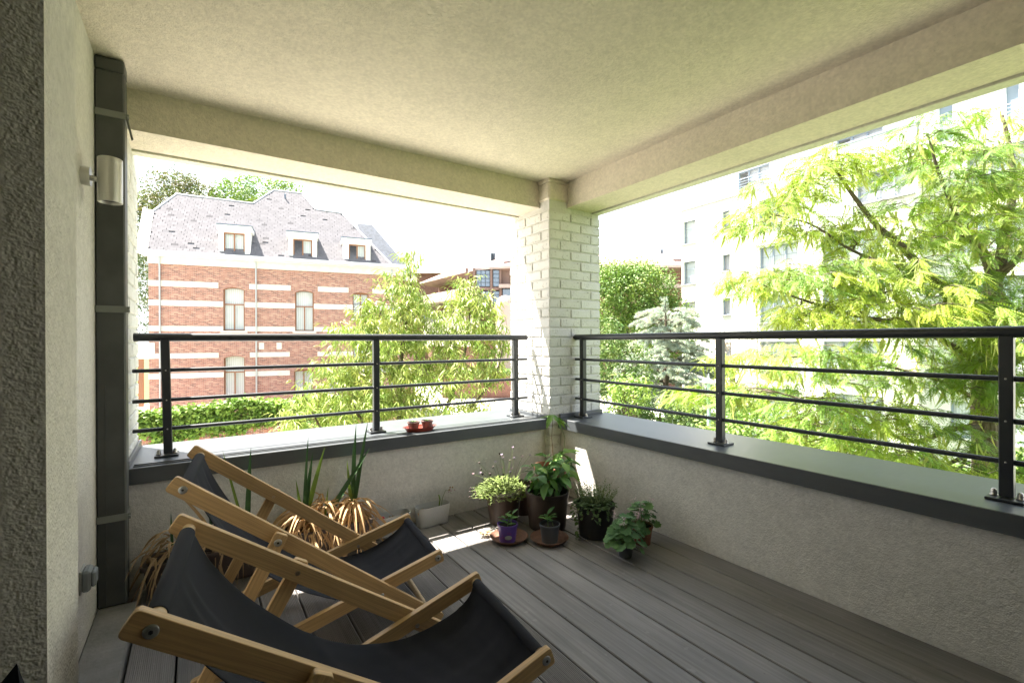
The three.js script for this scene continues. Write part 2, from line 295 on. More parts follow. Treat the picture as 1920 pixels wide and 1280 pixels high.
// ---------------------------------------------------------------- white brick pillar and jamb
const R1 = rng(11);
const brickPool = new Map();
function brickGeo(l, d) { const k = l.toFixed(3) + d.toFixed(3); let p = brickPool.get(k); if (!p) brickPool.set(k, p = [0, 1, 2].map(() => chamfer(l, 0.0655, d, 0.005, 0.004, R1))); return p[Math.floor(R1() * 3)]; }
function brick(parent, x0, x1, y, z0, z1) { const b = put('brick', brickGeo(x1 - x0, z1 - z0), M.brick[Math.floor(R1() * 3)], parent); b.position.set((x0 + x1) / 2 + (R1() - 0.5) * 0.003, y + 0.0655 / 2 + (R1() - 0.5) * 0.003, (z0 + z1) / 2 + (R1() - 0.5) * 0.003); b.rotation.z = (R1() - 0.5) * 0.006; return b; }
{
  const X0 = 2.285, X1 = 2.83, Z0 = -2.885, Z1 = -3.442, CH = 0.0767, J = 0.009;
  const t = thing('brick_pillar', 'white painted brick corner pillar between the two railings', 'pillar', [0, 0, 0]);
  put('core', box(X0 + 0.008, X1 - 0.008, -0.05, 2.44, Z1 + 0.008, Z0 - 0.008), M.mortar, t);
  for (let c = 0; c < 29; c++) {
    const y = 0.004 + c * CH, W = 0.218, Hh = 0.109, D = 0.10;
    const even = c % 2 === 0;
    // right-hand face (towards +z), from the arris outwards
    const cut = even ? [W, 2 * W] : [Hh, Hh + W];
    const xs = [0, ...cut, X1 - X0];
    for (let i = 0; i < 3; i++) brick(t, X0 + xs[i] + (i ? J / 2 : 0), X0 + xs[i + 1] - (i < 2 ? J / 2 : 0), y, Z0 - (i === 0 && !even ? W : D), Z0);
    // left-hand face (towards -x); the corner brick above turns the arris
    const start = even ? D + J : W + J;
    const zc = even ? [D, D + W, D + 2 * W - 0.0] : [W, 2 * W];
    const zs = [start, ...zc.filter((z) => z > start + 0.02), Z0 - Z1];
    for (let i = 0; i < zs.length - 1; i++) brick(t, X0, X0 + D, y, Z0 - zs[i + 1] + J / 2, Z0 - zs[i] - (i ? J / 2 : 0));
    if (y > 0.45) brick(t, X1 - D, X1, y, Z1, Z0 - D - J), brick(t, X0 + D + J, X1 - D - J, y, Z1, Z1 + D);
  }
  const cap = put('plaster_cap', merge([cbox(X0 - 0.004, BX + 0.03, 2.30, CEIL - 0.02, BZ - 0.02, Z0 + 0.004, 0.014), cbox(X0 - 0.012, BX + 0.03, CEIL - 0.028, CEIL + 0.01, BZ - 0.02, Z0 + 0.012, 0.008)]), M.ceiling, t);
  cap.userData.label = 'rough plaster head of the pillar';
}
{
  const t = thing('brick_jamb', 'white painted brick jamb behind the grey downpipe', 'wall', [0, 0, 0]);
  put('core', box(-0.9, -0.293, 0.3, 2.40, -3.53, -2.95), M.mortar, t);
  for (let c = 0; c < 24; c++) {
    const y = 0.59 + c * 0.0767; if (y > 2.2) break;
    const cut = c % 2 ? [-3.54, -3.43, -3.21, -2.99, -2.947] : [-3.54, -3.32, -3.10, -2.947];
    for (let i = 0; i < cut.length - 1; i++) brick(t, -0.39, -0.285, y, cut[i] + 0.004, cut[i + 1] - 0.004);
    brick(t, -0.62, -0.40, y, -3.54, -3.44);
  }
}

// ---------------------------------------------------------------- railings
function railing(name, label, along, fixed, from, to, posts, len) {
  const t = thing(name, label, 'railing', along === 'x' ? [(from + to) / 2, 0.589, fixed] : [fixed, 0.589, (from + to) / 2]);
  const mid = (from + to) / 2, Y = (y) => y - 0.589;
  const P = (s, y) => along === 'x' ? V(s - mid, Y(y), 0) : V(0, Y(y), s - mid);
  put('handrail', tube([P(from, 1.226), P(from + 0.004, 1.226), P(to - 0.004, 1.226), P(to, 1.226)], [0.019, 0.0225, 0.0225, 0.019], 20), M.rail, t);
  for (const y of [1.049, 0.889, 0.734]) put('bar', tube([P(from + len, y), P(from + len + 0.003, y), P(to - len - 0.003, y), P(to - len, y)], [0.008, 0.0105, 0.0105, 0.008], 14), M.rail, t);
  for (const [s, lean] of posts) {
    const p = P(s, 0.589), h = 0.020;
    const post = put('post', chamfer(0.040, 0.61, 0.040, 0.003), M.rail, t); post.position.set(p.x, 0.318, p.z); if (lean) post.rotation.z = lean;
    const plate = put('base_plate', chamfer(0.105, 0.010, 0.105, 0.002), M.rail, t); plate.position.set(p.x, 0.0055, p.z);
    for (const k of [-1, 1]) { const nut = put('nut', lathe([[0, 0.024], [0.005, 0.0225], [0.0085, 0.017], [0.0095, 0.009], [0.0095, 0.0], [0.013, 0.0], [0.013, -0.003], [0, -0.003]], 12), M.steel, plate); nut.position.set(along === 'x' ? k * 0.036 : 0, 0.008, along === 'x' ? 0 : k * 0.036); }
    for (const y of [1.049, 0.889, 0.734]) { const sc = put('screw', new THREE.SphereGeometry(0.004, 8, 5), M.steel, post); sc.position.set(along === 'x' ? 0 : -h, y - 0.907, along === 'x' ? h : 0); }
  }
}
railing('balcony_railing', 'dark metal railing on the sunlit coping before the brick house', 'x', -3.15, -0.275, 2.255, [[-0.135, 0.02], [1.005, 0], [2.14, 0]], -0.005);
railing('balcony_railing', 'dark metal railing on the long shaded coping before the feathery tree', 'z', 2.555, -2.922, 0.45, [[-2.80, 0], [-1.617, 0], [-0.44, 0]], 0.02);

// ---------------------------------------------------------------- downpipe, lamp, socket
{
  const t = thing('downpipe', 'square dark grey metal downpipe in the corner beside the wall lamp', 'downpipe', [-0.315, 0.03, -2.77]);
  put('pipe', merge([chamfer(0.102, 2.37, 0.100, 0.006).translate(0, 1.185, 0), chamfer(0.102, 0.06, 0.1, 0.006).translate(0, 2.4, 0)]), M.zinc, t);
  put('seam', cbox(-0.021, -0.018, 0.01, 0.98, 0.05, 0.0525, 0.0008), M.zinc, t);
  for (const y of [0.375, 1.302, 2.166]) {
    const b = put('bracket', merge([cbox(-0.0525, 0.054, y, y + 0.03, 0.0495, 0.0535, 0.001), cbox(0.0505, 0.0545, y, y + 0.03, -0.06, 0.0495, 0.001)]), M.zincBand, t);
    const lug = put('lug', merge([cbox(0.054, 0.066, y + 0.002, y + 0.028, 0.043, 0.047, 0.001), new THREE.CylinderGeometry(0.005, 0.005, 0.02, 10).rotateX(Math.PI / 2).translate(0.061, y + 0.015, 0.05)]), M.zincBand, b);
    if (y > 2) put('strap', cbox(-0.004, 0.0, -0.10, 0, -0.01, 0.01, 0.001).rotateZ(0.22).rotateY(0.3).translate(0.058, y + 0.02, 0.035), M.zincBand, b);
  }
}
{
  const t = thing('wall_lamp', 'silver cylinder spotlight on a short arm from the side wall', 'lamp', [-0.368, 1.84, -2.44]);
  put('wall_plate', new THREE.CylinderGeometry(0.034, 0.036, 0.028, 28).rotateZ(Math.PI / 2).translate(0.014, 0.005, 0), M.aluminium, t);
  put('arm', new THREE.CylinderGeometry(0.011, 0.011, 0.04, 14).rotateZ(Math.PI / 2).translate(0.046, 0.0, 0), M.aluminium, t);
  const b = put('lamp_body', lathe([[0, 0.088], [0.037, 0.088], [0.0395, 0.086], [0.0395, 0.07], [0.0385, 0.069], [0.0385, 0.067], [0.0395, 0.066], [0.0395, -0.058], [0.0385, -0.059], [0.0385, -0.061], [0.0395, -0.062], [0.0395, -0.085], [0.038, -0.087], [0.033, -0.087], [0.031, -0.074], [0, -0.074]], 40).translate(0.086, 0, 0), M.aluminium, t);
  put('lens', new THREE.CylinderGeometry(0.030, 0.030, 0.004, 28).translate(0.086, -0.0755, 0), M.socketHole, b);
}
{
  const t = thing('wall_socket', 'grey weatherproof socket with a flap low on the side wall', 'socket', [-0.368, 0.30, -2.40]);
  put('back_plate', chamfer(0.006, 0.088, 0.088, 0.002).translate(0.003, 0, 0), M.palePlastic, t);
  put('housing', chamfer(0.028, 0.080, 0.080, 0.008).translate(0.018, 0, 0), M.greyPlastic, t);
  put('flap', chamfer(0.016, 0.058, 0.060, 0.006).translate(0.038, 0.002, 0), M.greyPlastic, t);
}
{ // pointed top of a black bag with a blue lining, standing in front of the wing wall
  const tip = pix(31, 1243, 0.72), t = thing('bag', 'pointed black bag with a blue lining at the foot of the wing wall', 'bag', [tip.x, 0, tip.z], -0.2);
  const h = tip.y, sec = (y, w, d) => [V(-w * 1.5, y, d), V(w * 0.35, y, d), V(w * 0.35, y, -d), V(-w * 1.5, y, -d)], A = sec(0, 0.17, 0.05), B = sec(h * 0.6, 0.14, 0.045), top = V(0, h, 0), g = [polygon(A)];
  for (let i = 0; i < 4; i++) { const k = (i + 1) % 4; g.push(polygon([A[i], A[k], B[k], B[i]]), polygon([B[i], B[k], top])); }
  put('shell', merge(g), M.canvas, t);
  put('lining', polygon([V(-0.16, h * 0.62, 0.048), V(0.03, h * 0.62, 0.048), V(-0.012, h * 0.92, 0.014)]), std({ color: C(0.01, 0.16, 0.26), roughness: 0.7 }), t);
}

// ---------------------------------------------------------------- deck chairs
function bar2(p0, p1, e0, e1, hh, th, round) { // flat wooden rail in the (s, y) plane, centred on z = 0
  const a = new THREE.Vector2(...p0), b = new THREE.Vector2(...p1), L = a.distanceTo(b) + e0 + e1, r = round, s = new THREE.Shape(), h = hh / 2;
  s.moveTo(r, -h); s.lineTo(L - r, -h); s.quadraticCurveTo(L, -h, L, -h + r); s.lineTo(L, h - r); s.quadraticCurveTo(L, h, L - r, h); s.lineTo(r, h); s.quadraticCurveTo(0, h, 0, h - r); s.lineTo(0, -h + r); s.quadraticCurveTo(0, -h, r, -h);
  const g = new THREE.ExtrudeGeometry(s, { depth: th - 0.004, bevelEnabled: true, bevelThickness: 0.002, bevelSize: 0.002, bevelSegments: 2, curveSegments: 5 });
  g.translate(-e0, 0, -(th - 0.004) / 2);
  g.rotateZ(Math.atan2(b.y - a.y, b.x - a.x)); g.translate(a.x, a.y, 0);
  return g;
}
function deckChair(label, pos, head, pivot, knee, foot, rear, prop, propFoot, sling, seed) {
  const R = rng(seed), t = thing('deck_chair', label, 'deck chair', pos, -5.5 * Math.PI / 180, 'deck chairs on the balcony');
  const TH = 0.022, ZB = 0.267, ZS = 0.242, ZP = 0.291;
  const dowel = (p, half, r) => new THREE.CylinderGeometry(r, r, half * 2, 20).rotateX(Math.PI / 2).translate(p[0], p[1], 0);
  const bolt = (p, z, parent, big) => {
    const b = put('bolt', lathe(big ? [[0, 0.0035], [0.008, 0.0035], [0.0125, 0.002], [0.0135, 0], [0, 0]] : [[0, 0.004], [0.004, 0.0035], [0.0075, 0.001], [0.0078, 0], [0, 0]], 18).rotateX(Math.sign(z) * Math.PI / 2).translate(p[0], p[1], z), M.bolt, parent);
    if (big) put('hex_hole', new THREE.CylinderGeometry(0.0042, 0.0042, 0.001, 6).rotateX(Math.PI / 2).translate(p[0], p[1], z + Math.sign(z) * 0.0036), M.socketHole, b);
  };
  for (const k of [-1, 1]) {
    const br = put('back_rail', bar2(head, foot, 0.042, 0.0, 0.050, TH, 0.010).translate(0, 0, k * ZB), M.wood, t);
    bolt(head, k * (ZB + TH / 2), br, true); bolt(pivot, k * (ZB + TH / 2), br, false); bolt(prop, k * (ZB - TH / 2) * 1, br, false);
    const sr = put('seat_rail', bar2(knee, rear, 0.022, 0.01, 0.046, TH, 0.009).translate(0, 0, k * ZS), M.wood, t);
    bolt(knee, k * (ZS + TH / 2), sr, true); bolt(pivot, k * (ZS - TH / 2 - 0.0), sr, false);
    const pr = put('prop_leg', bar2(prop, propFoot, 0.028, 0.0, 0.042, TH, 0.008).translate(0, 0, k * ZP), M.wood, t);
    bolt(prop, k * (ZP + TH / 2), pr, true);
  }
  put('head_bar', dowel(head, ZB, 0.0165), M.dowel, t);
  put('knee_bar', dowel(knee, ZS, 0.0145), M.dowel, t);
  put('foot_bar', dowel([foot[0] - 0.035, foot[1] + 0.02], ZB, 0.0125), M.dowel, t);
  put('rear_bar', dowel([rear[0] + 0.05, rear[1] + 0.012], ZS, 0.0125), M.dowel, t);
  put('prop_bar', dowel([propFoot[0] + 0.012, propFoot[1] + 0.02], ZP, 0.0125), M.dowel, t);
  // sling: closed sheet with sleeves round both bars
  const curve = new THREE.CatmullRomCurve3([V(head[0] + 0.016, head[1] - 0.004, 0), ...sling.map(([s, y]) => V(s, y, 0)), V(knee[0] - 0.013, knee[1] - 0.004, 0)], false, 'centripetal');
  const NU = 110, NV = 34, HW = 0.219, top = [], bot = [], uv = [];
  const wr = Array.from({ length: 16 }, () => [R() * 2 - 1, R(), 0.6 + R() * 0.8, R() - 0.5]);
  for (let i = 0; i <= NU; i++) {
    const u = i / NU, p = curve.getPointAt(u), tg = curve.getTangentAt(u), n = V(-tg.y, tg.x, 0);
    for (let j = 0; j <= NV; j++) {
      const v = j / NV * 2 - 1, end = Math.min(u, 1 - u);
      let d = -0.016 * (1 - v * v) * Math.min(1, end * 5) * (1 - Math.min(1, end * 1.2) * 0.3);
      for (const [vc, ph, w, sl] of wr) { const along = ph < 0.5 ? u : 1 - u; const dv = (v - vc - sl * along * 1.6) / (0.10 * w); d += 0.0045 * Math.exp(-dv * dv) * Math.exp(-along * 4.2) * Math.min(1, along * 14) * (sl > 0 ? 1 : -0.8); }
      for (const [vc, ph, w, sl] of wr.slice(0, 7)) { const uc = 0.35 + 0.55 * ph, du = (u - uc - sl * 0.25 * v) / (0.028 * w); d += 0.0035 * Math.exp(-du * du) * (vc > 0 ? 1 : -1) * (1 - v * v * 0.6); }
      if (u > 0.055 && u < 0.062 || u > 0.915 && u < 0.925) d += 0.0015;
      const edge = HW * (1 - 0.035 * Math.sin(Math.PI * u));
      const q = V(p.x + n.x * d, p.y + n.y * d, v * edge);
      top.push(q.clone().addScaledVector(n, 0.0012)); bot.push(q.clone().addScaledVector(n, -0.0012)); uv.push(v * HW, u * 1.2);
    }
  }
  const pos3 = [...top, ...bot].flatMap((p) => [p.x, p.y, p.z]), idx = [], w = NV + 1, N = top.length;
  const quad = (a, b, c, d) => idx.push(a, b, c, b, d, c);
  for (let i = 0; i < NU; i++) for (let j = 0; j < NV; j++) { const a = i * w + j; quad(a, a + 1, a + w, a + w + 1); quad(N + a, N + a + w, N + a + 1, N + a + w + 1); }
  for (let i = 0; i < NU; i++) for (const j of [0, NV]) { const a = i * w + j; j ? quad(a, N + a, a + w, N + a + w) : quad(a, a + w, N + a, N + a + w); }
  const g = new THREE.BufferGeometry();
  g.setAttribute('position', new THREE.Float32BufferAttribute(pos3, 3)); g.setAttribute('uv', new THREE.Float32BufferAttribute([...uv, ...uv], 2)); g.setIndex(idx); g.computeVertexNormals();
  const cloth = put('canvas_sling', g, M.canvas, t);
  const sleeve = (p, r, hw) => lathe([[0.0165, -hw], [r, -hw], [r + 0.0006, -hw * 0.5], [r, 0], [r + 0.0005, hw * 0.5], [r, hw], [0.0165, hw]], 28).rotateX(Math.PI / 2).translate(p[0], p[1], 0);
  put('sleeve', sleeve(head, 0.0192, 0.219), M.canvas, cloth);
  put('sleeve', sleeve(knee, 0.0172, 0.217), M.canvas, cloth);
}
deckChair('folding wooden deck chair with black canvas beside the leek planters', [-0.013, 0, -2.182], [0, 0.71], [0.652, 0.192], [0.893, 0.276], [0.895, 0.024], [0.03, 0.026], [0.281, 0.486], [0.055, 0.052],
  [[0.060, 0.600], [0.129, 0.478], [0.22, 0.365], [0.33, 0.272], [0.43, 0.212], [0.52, 0.175], [0.60, 0.162], [0.68, 0.170], [0.76, 0.195], [0.83, 0.232]], 5);
deckChair('folding wooden deck chair with black canvas, set lower and away from the planters', [-0.045, 0, -1.363], [0, 0.67], [0.654, 0.221], [0.872, 0.318], [0.955, 0.020], [0.045, 0.026], [0.281, 0.479], [0.04, 0.052],
  [[0.050, 0.590], [0.107, 0.506], [0.154, 0.450], [0.224, 0.380], [0.304, 0.310], [0.361, 0.271], [0.466, 0.224], [0.602, 0.202], [0.724, 0.220], [0.80, 0.246], [0.845, 0.282]], 9);

// ---------------------------------------------------------------- leaves and small plants
function leafGeo(L, W, fold = 0.25, droop = 0.3, tip = 1.4, seg = 4) { // leaf along +x from the origin, lying flat
  const pos = [], uv = [], idx = [];
  for (let i = 0; i <= seg; i++) {
    const u = i / seg, w = W / 2 * Math.pow(Math.sin(Math.PI * Math.pow(Math.min(u, 0.999) * 0.97 + 0.015, 1 / tip)), 0.85), y = -droop * L * u * u;
    pos.push(u * L, y + fold * w, -w, u * L, y, 0, u * L, y + fold * w, w); uv.push(u, 0, u, 0.5, u, 1);
    if (i) { const a = (i - 1) * 3; idx.push(a, a + 1, a + 3, a + 1, a + 4, a + 3, a + 1, a + 2, a + 4, a + 2, a + 5, a + 4); }
  }
  const g = new THREE.BufferGeometry();
  g.setAttribute('position', new THREE.Float32BufferAttribute(pos, 3)); g.setAttribute('uv', new THREE.Float32BufferAttribute(uv, 2)); g.setIndex(idx); g.computeVertexNormals();
  return g;
}
function lobed(Rr, lobes, cup = 0.15) { // rounded, scalloped leaf
  const pos = [0, 0, 0], uv = [0.5, 0.5], idx = [], n = lobes * 4;
  for (let i = 0; i <= n; i++) { const a = -2.75 + 5.5 * i / n, r = Rr * (0.80 + 0.20 * Math.abs(Math.cos(a * lobes / 5.5 * Math.PI / 1.0))), x = Math.cos(a) * r, z = Math.sin(a) * r; pos.push(x + Rr * 0.2, cup * r + (i % 4 === 2 ? 0.06 * Rr : 0), z); uv.push(0.5 + x, 0.5 + z); if (i) idx.push(0, i + 1, i); }
  const g = new THREE.BufferGeometry();
  g.setAttribute('position', new THREE.Float32BufferAttribute(pos, 3)); g.setAttribute('uv', new THREE.Float32BufferAttribute(uv, 2)); g.setIndex(idx); g.computeVertexNormals();
  return g;
}
const E3 = new THREE.Euler(), Q3 = new THREE.Quaternion();
function place(p, az, el, roll, s = 1) { return new THREE.Matrix4().compose(p, Q3.setFromEuler(E3.set(0, -az, 0)).clone().multiply(new THREE.Quaternion().setFromEuler(new THREE.Euler(roll, 0, el, 'ZXY'))), V(s, s, s)); }
function addLeaf(geo, mat, parent, m, name = 'leaf') { const o = put(name, geo, mat, parent); o.applyMatrix4(m); return o; }
const pick = (a, R) => a[Math.floor(R() * a.length)];
function pot(parent, r0, r1, h, mat, wall = 0.004, lip = 0.006, fill = 0.82) {
  const p = put('pot', lathe([[0, 0.001], [r0 - 0.003, 0.001], [r0, 0.004], [r1 - (r1 - r0) * 0.16, h * 0.86], [r1 + lip * 0.4, h * 0.87], [r1 + lip, h - 0.003], [r1 + lip - 0.002, h], [r1 - wall, h], [r1 - wall - 0.002, h * 0.85], [r0 + (r1 - r0) * fill * 0.9, h * fill]], 44), mat, parent);
  put('soil', lathe([[0, h * fill + 0.006], [(r0 + (r1 - r0) * fill) * 0.5, h * fill + 0.003], [r0 + (r1 - r0) * fill - wall * 0.4, h * fill]], 24), M.soil, p);
  return p;
}
function saucer(label, x, z, r) {
  const t = thing('saucer', label, 'saucer', [x, 0.001, z]);
  put('dish', lathe([[0, 0], [r * 0.72, 0], [r * 0.78, 0.003], [r * 0.96, 0.022], [r, 0.027], [r * 0.985, 0.029], [r * 0.95, 0.026], [r * 0.76, 0.006], [0, 0.005]], 48), M.saucer, t);
  return t;
}
{ // scabious in a brown pot
  const R = rng(21), t = thing('potted_flowers', 'brown pot of pale lilac scabious with fine grey foliage', 'potted plant', [1.69, 0, -2.63]);
  pot(t, 0.092, 0.120, 0.205, M.brownPot);
  const lg = leafGeo(0.045, 0.009, 0.2, 0.3, 1.5, 2), leaves = [], stems = [];
  for (let i = 0; i < 900; i++) { const a = R() * 6.283, r = Math.sqrt(R()) * 0.165, y = 0.20 + (1 - Math.pow(r / 0.17, 2)) * 0.095 * R() + 0.0 - Math.max(0, r - 0.11) * 0.5 * R(); leaves.push(lg.clone().applyMatrix4(place(V(Math.cos(a) * r - 0.02, y, Math.sin(a) * r), a + (R() - 0.5) * 2.6, 0.1 + R() * 0.9, (R() - 0.5) * 2, 0.6 + R() * 0.7))); }
  const fo = put('foliage', merge(leaves), M.leafHerb, t); fo.userData.kind = 'stuff';
  for (let i = 0; i < 24; i++) {
    const a = R() * 6.283, top = 0.30 + R() * 0.17, sp = 0.05 + R() * 0.13, p0 = V(Math.cos(a) * 0.05, 0.2, Math.sin(a) * 0.05), p2 = V(Math.cos(a) * sp * 1.25 - 0.03, top, Math.sin(a) * sp), p1 = p0.clone().lerp(p2, 0.55).add(V(0, 0.03, 0));
    stems.push(tube([p0, p1, p2], [0.0016, 0.0012, 0.0009], 5));
    if (i < 15) { const fl = put('flower', merge([...Array(9)].map((_, k) => leafGeo(0.013, 0.008, 0.3, -0.2, 1, 2).applyMatrix4(place(V(0, 0, 0), k * 0.7, 0.35 + (k % 2) * 0.4, 0, 1)))), i % 3 ? M.petal : M.petalPink, t); fl.position.copy(p2); fl.rotation.set((R() - 0.5) * 0.8, R() * 6, (R() - 0.5) * 0.8); }
    else { const s = put('seed_head', new THREE.SphereGeometry(0.007, 8, 6), M.seedHead, t); s.position.copy(p2); }
  }
  for (let i = 0; i < 9; i++) { const a = 2.2 + R() * 1.5, p0 = V(-0.08, 0.2, 0.02), p2 = V(-0.2 - R() * 0.1, 0.16 + R() * 0.13, 0.05 - R() * 0.06); stems.push(tube([p0, p0.clone().lerp(p2, 0.5).add(V(0, 0.04, 0)), p2], [0.0016, 0.0012, 0.0009], 5)); const s = put('seed_head', new THREE.SphereGeometry(0.006, 8, 6), M.seedHead, t); s.position.copy(p2); }
  put('stems', merge(stems), M.stem, t);
}
{ // pepper plant
  const R = rng(23), t = thing('potted_pepper', 'large brown pot with a bushy broad-leaved pepper plant', 'potted plant', [1.885, 0, -2.41]);
  pot(t, 0.118, 0.138, 0.235, M.brownPot, 0.005, 0.005, 0.8);
  const geos = [leafGeo(0.098, 0.047, 0.22, 0.35, 1.15, 5), leafGeo(0.075, 0.038, 0.3, 0.5, 1.2, 5), leafGeo(0.115, 0.056, 0.18, 0.28, 1.15, 5)], stems = [];
  for (let s = 0; s < 7; s++) {
    const a0 = s / 7 * 6.283 + R(), p0 = V(Math.cos(a0) * 0.05, 0.18, Math.sin(a0) * 0.05), H2 = 0.38 + R() * 0.11, p2 = V(Math.cos(a0) * (0.09 + R() * 0.08), H2, Math.sin(a0) * (0.09 + R() * 0.08)), p1 = p0.clone().lerp(p2, 0.5).add(V(0, 0.03, 0)), cv = new THREE.QuadraticBezierCurve3(p0, p1, p2);
    stems.push(tube(cv.getPoints(6), [0.004, 0.0038, 0.0035, 0.003, 0.0026, 0.002, 0.0015], 6));
    for (let k = 0; k < 15; k++) { const u = 0.35 + 0.65 * R(), p = cv.getPoint(u), a = k * 2.4 + R(); addLeaf(pick(geos, R), u > 0.85 && R() < 0.6 ? pick(M.leafYoung, R) : pick(M.leafPepper, R), t, place(p.add(V(Math.cos(a) * 0.02, 0, Math.sin(a) * 0.02)), a, 0.35 - R() * 0.9 + (u > 0.9 ? 0.3 : 0), (R() - 0.5) * 0.9, 0.65 + R() * 0.5)); }
  }
  for (let i = 0; i < 12; i++) { const a = R() * 6.283, r = R() * 0.1; addLeaf(geos[1], M.leafPepper[0], t, place(V(Math.cos(a) * r, 0.2 + R() * 0.06, Math.sin(a) * r), a, -0.2 - R() * 0.5, 0, 0.8)); }
  put('stems', merge(stems), M.stem, t);
}
{ // tall thin sapling leaning in the corner behind the pots, in a terracotta pot
  const R = rng(24), t = thing('potted_sapling', 'terracotta pot with a tall thin sapling with drooping leaves in the corner', 'potted plant', [2.13, 0, -2.68]);
  pot(t, 0.075, 0.115, 0.30, M.terracotta, 0.007, 0.009);
  const top = V(0.005, 0.665, 0.02);
  put('stem', tube([V(0.0, 0.24, 0), V(0.01, 0.36, 0.015), V(-0.015, 0.5, 0.03), V(0.0, 0.6, 0.02), top], [0.0035, 0.003, 0.0028, 0.0025, 0.002], 7), M.stemBrown, t);
  const lg = leafGeo(0.135, 0.048, 0.3, 0.45, 1.25, 6);
  [[2.6, -0.2, 0.95], [3.5, 0.25, 0.8], [0.4, -0.15, 1.05], [5.6, 0.15, 0.75], [1.3, -0.55, 0.85], [0.0, -0.35, 1.0], [4.6, 0.35, 0.6], [0.9, 0.1, 0.8]].forEach(([a, el, s], i) => addLeaf(lg, M.leafYoung[i % 2], t, place(top.clone().add(V(0, -0.012 * (i % 4), 0)), a, el, (R() - 0.5) * 0.6, s)));
  // a second slender shoot, bent over to the right
  put('stem', tube([V(0.02, 0.26, 0.02), V(0.07, 0.38, 0.06), V(0.075, 0.5, 0.07), V(0.04, 0.62, 0.05)], [0.0025, 0.002, 0.0018, 0.001], 6), M.stem, t);
  const lp = leafGeo(0.085, 0.032, 0.25, 0.3, 1.2, 4);
  for (let i = 0; i < 16; i++) { const a = i * 2.4; addLeaf(lp, pick(M.leafPepper, R), t, place(V(0.075 + 0.02 * Math.cos(a), 0.30 + 0.012 * (i % 10) , 0.07 + 0.03 * Math.sin(a)), a, 0.1 - R() * 0.4, (R() - 0.5) * 0.6, 0.8 + R() * 0.5)); }
}
{ // brown clay pot half hidden between the two large pots
  const t = thing('flower_pot', 'plain brown pot half hidden between the scabious and the pepper', 'pot', [1.90, 0, -2.70]);
  pot(t, 0.075, 0.105, 0.2, M.brownPot);
}
{ // black pot: thyme-like herb with trailing small-leaved ivy
  const R = rng(27), t = thing('potted_herb', 'black pot of low herbs with a variegated ivy trailing down its side', 'potted plant', [2.045, 0, -2.135]);
  pot(t, 0.098, 0.118, 0.20, M.blackPot, 0.004, 0.004, 0.9);
  const lg = leafGeo(0.020, 0.007, 0.2, 0.2, 1.2, 2), leaves = [], stems = [];
  for (let i = 0; i < 170; i++) { const a = R() * 6.283, r = Math.sqrt(R()) * 0.13, H2 = 0.05 + R() * 0.09, p0 = V(Math.cos(a) * r * 0.6, 0.18, Math.sin(a) * r * 0.6), p1 = V(Math.cos(a) * r * 1.15, 0.19 + H2, Math.sin(a) * r * 1.15); stems.push(tube([p0, p1], [0.001, 0.0006], 4)); for (let k = 0; k < 9; k++) leaves.push(lg.clone().applyMatrix4(place(p0.clone().lerp(p1, 0.25 + k * 0.085), R() * 6.283, 0.2 + R() * 0.6, 0, 0.6 + R() * 0.6))); }
  put('foliage', merge(leaves), M.leafThyme, t).userData.kind = 'stuff';
  const iv = leafGeo(0.028, 0.024, 0.15, 0.35, 0.9, 3), trail = [];
  for (let s = 0; s < 9; s++) { const a = 1.6 + s * 0.24 + R() * 0.2, L = s === 6 ? 0.24 : 0.05 + R() * 0.08, e = V(Math.cos(a), 0, Math.sin(a)); for (let k = 0; k < L / 0.011; k++) { const d = k * 0.011, p = e.clone().multiplyScalar(0.11 + Math.min(0.03, d * 0.5) + 0.008 * Math.sin(d * 30)).add(V(0, 0.205 - Math.max(0, d - 0.02), 0)); trail.push(iv.clone().applyMatrix4(place(p, a + (R() - 0.5) * 2.2, -0.7 + R() * 0.9, (R() - 0.5), 0.5 + R() * 0.6))); } }
  for (let k = 0; k < 90; k++) { const a = 1.2 + R() * 2.6, r = 0.09 + R() * 0.05; trail.push(iv.clone().applyMatrix4(place(V(Math.cos(a) * r, 0.195 + R() * 0.035, Math.sin(a) * r), a + (R() - 0.5) * 2, R() * 0.5, 0, 0.55 + R() * 0.4))); }
  put('ivy', merge(trail), M.leafIvy, t).userData.kind = 'stuff';
  put('stems', merge(stems), M.stem, t);
}
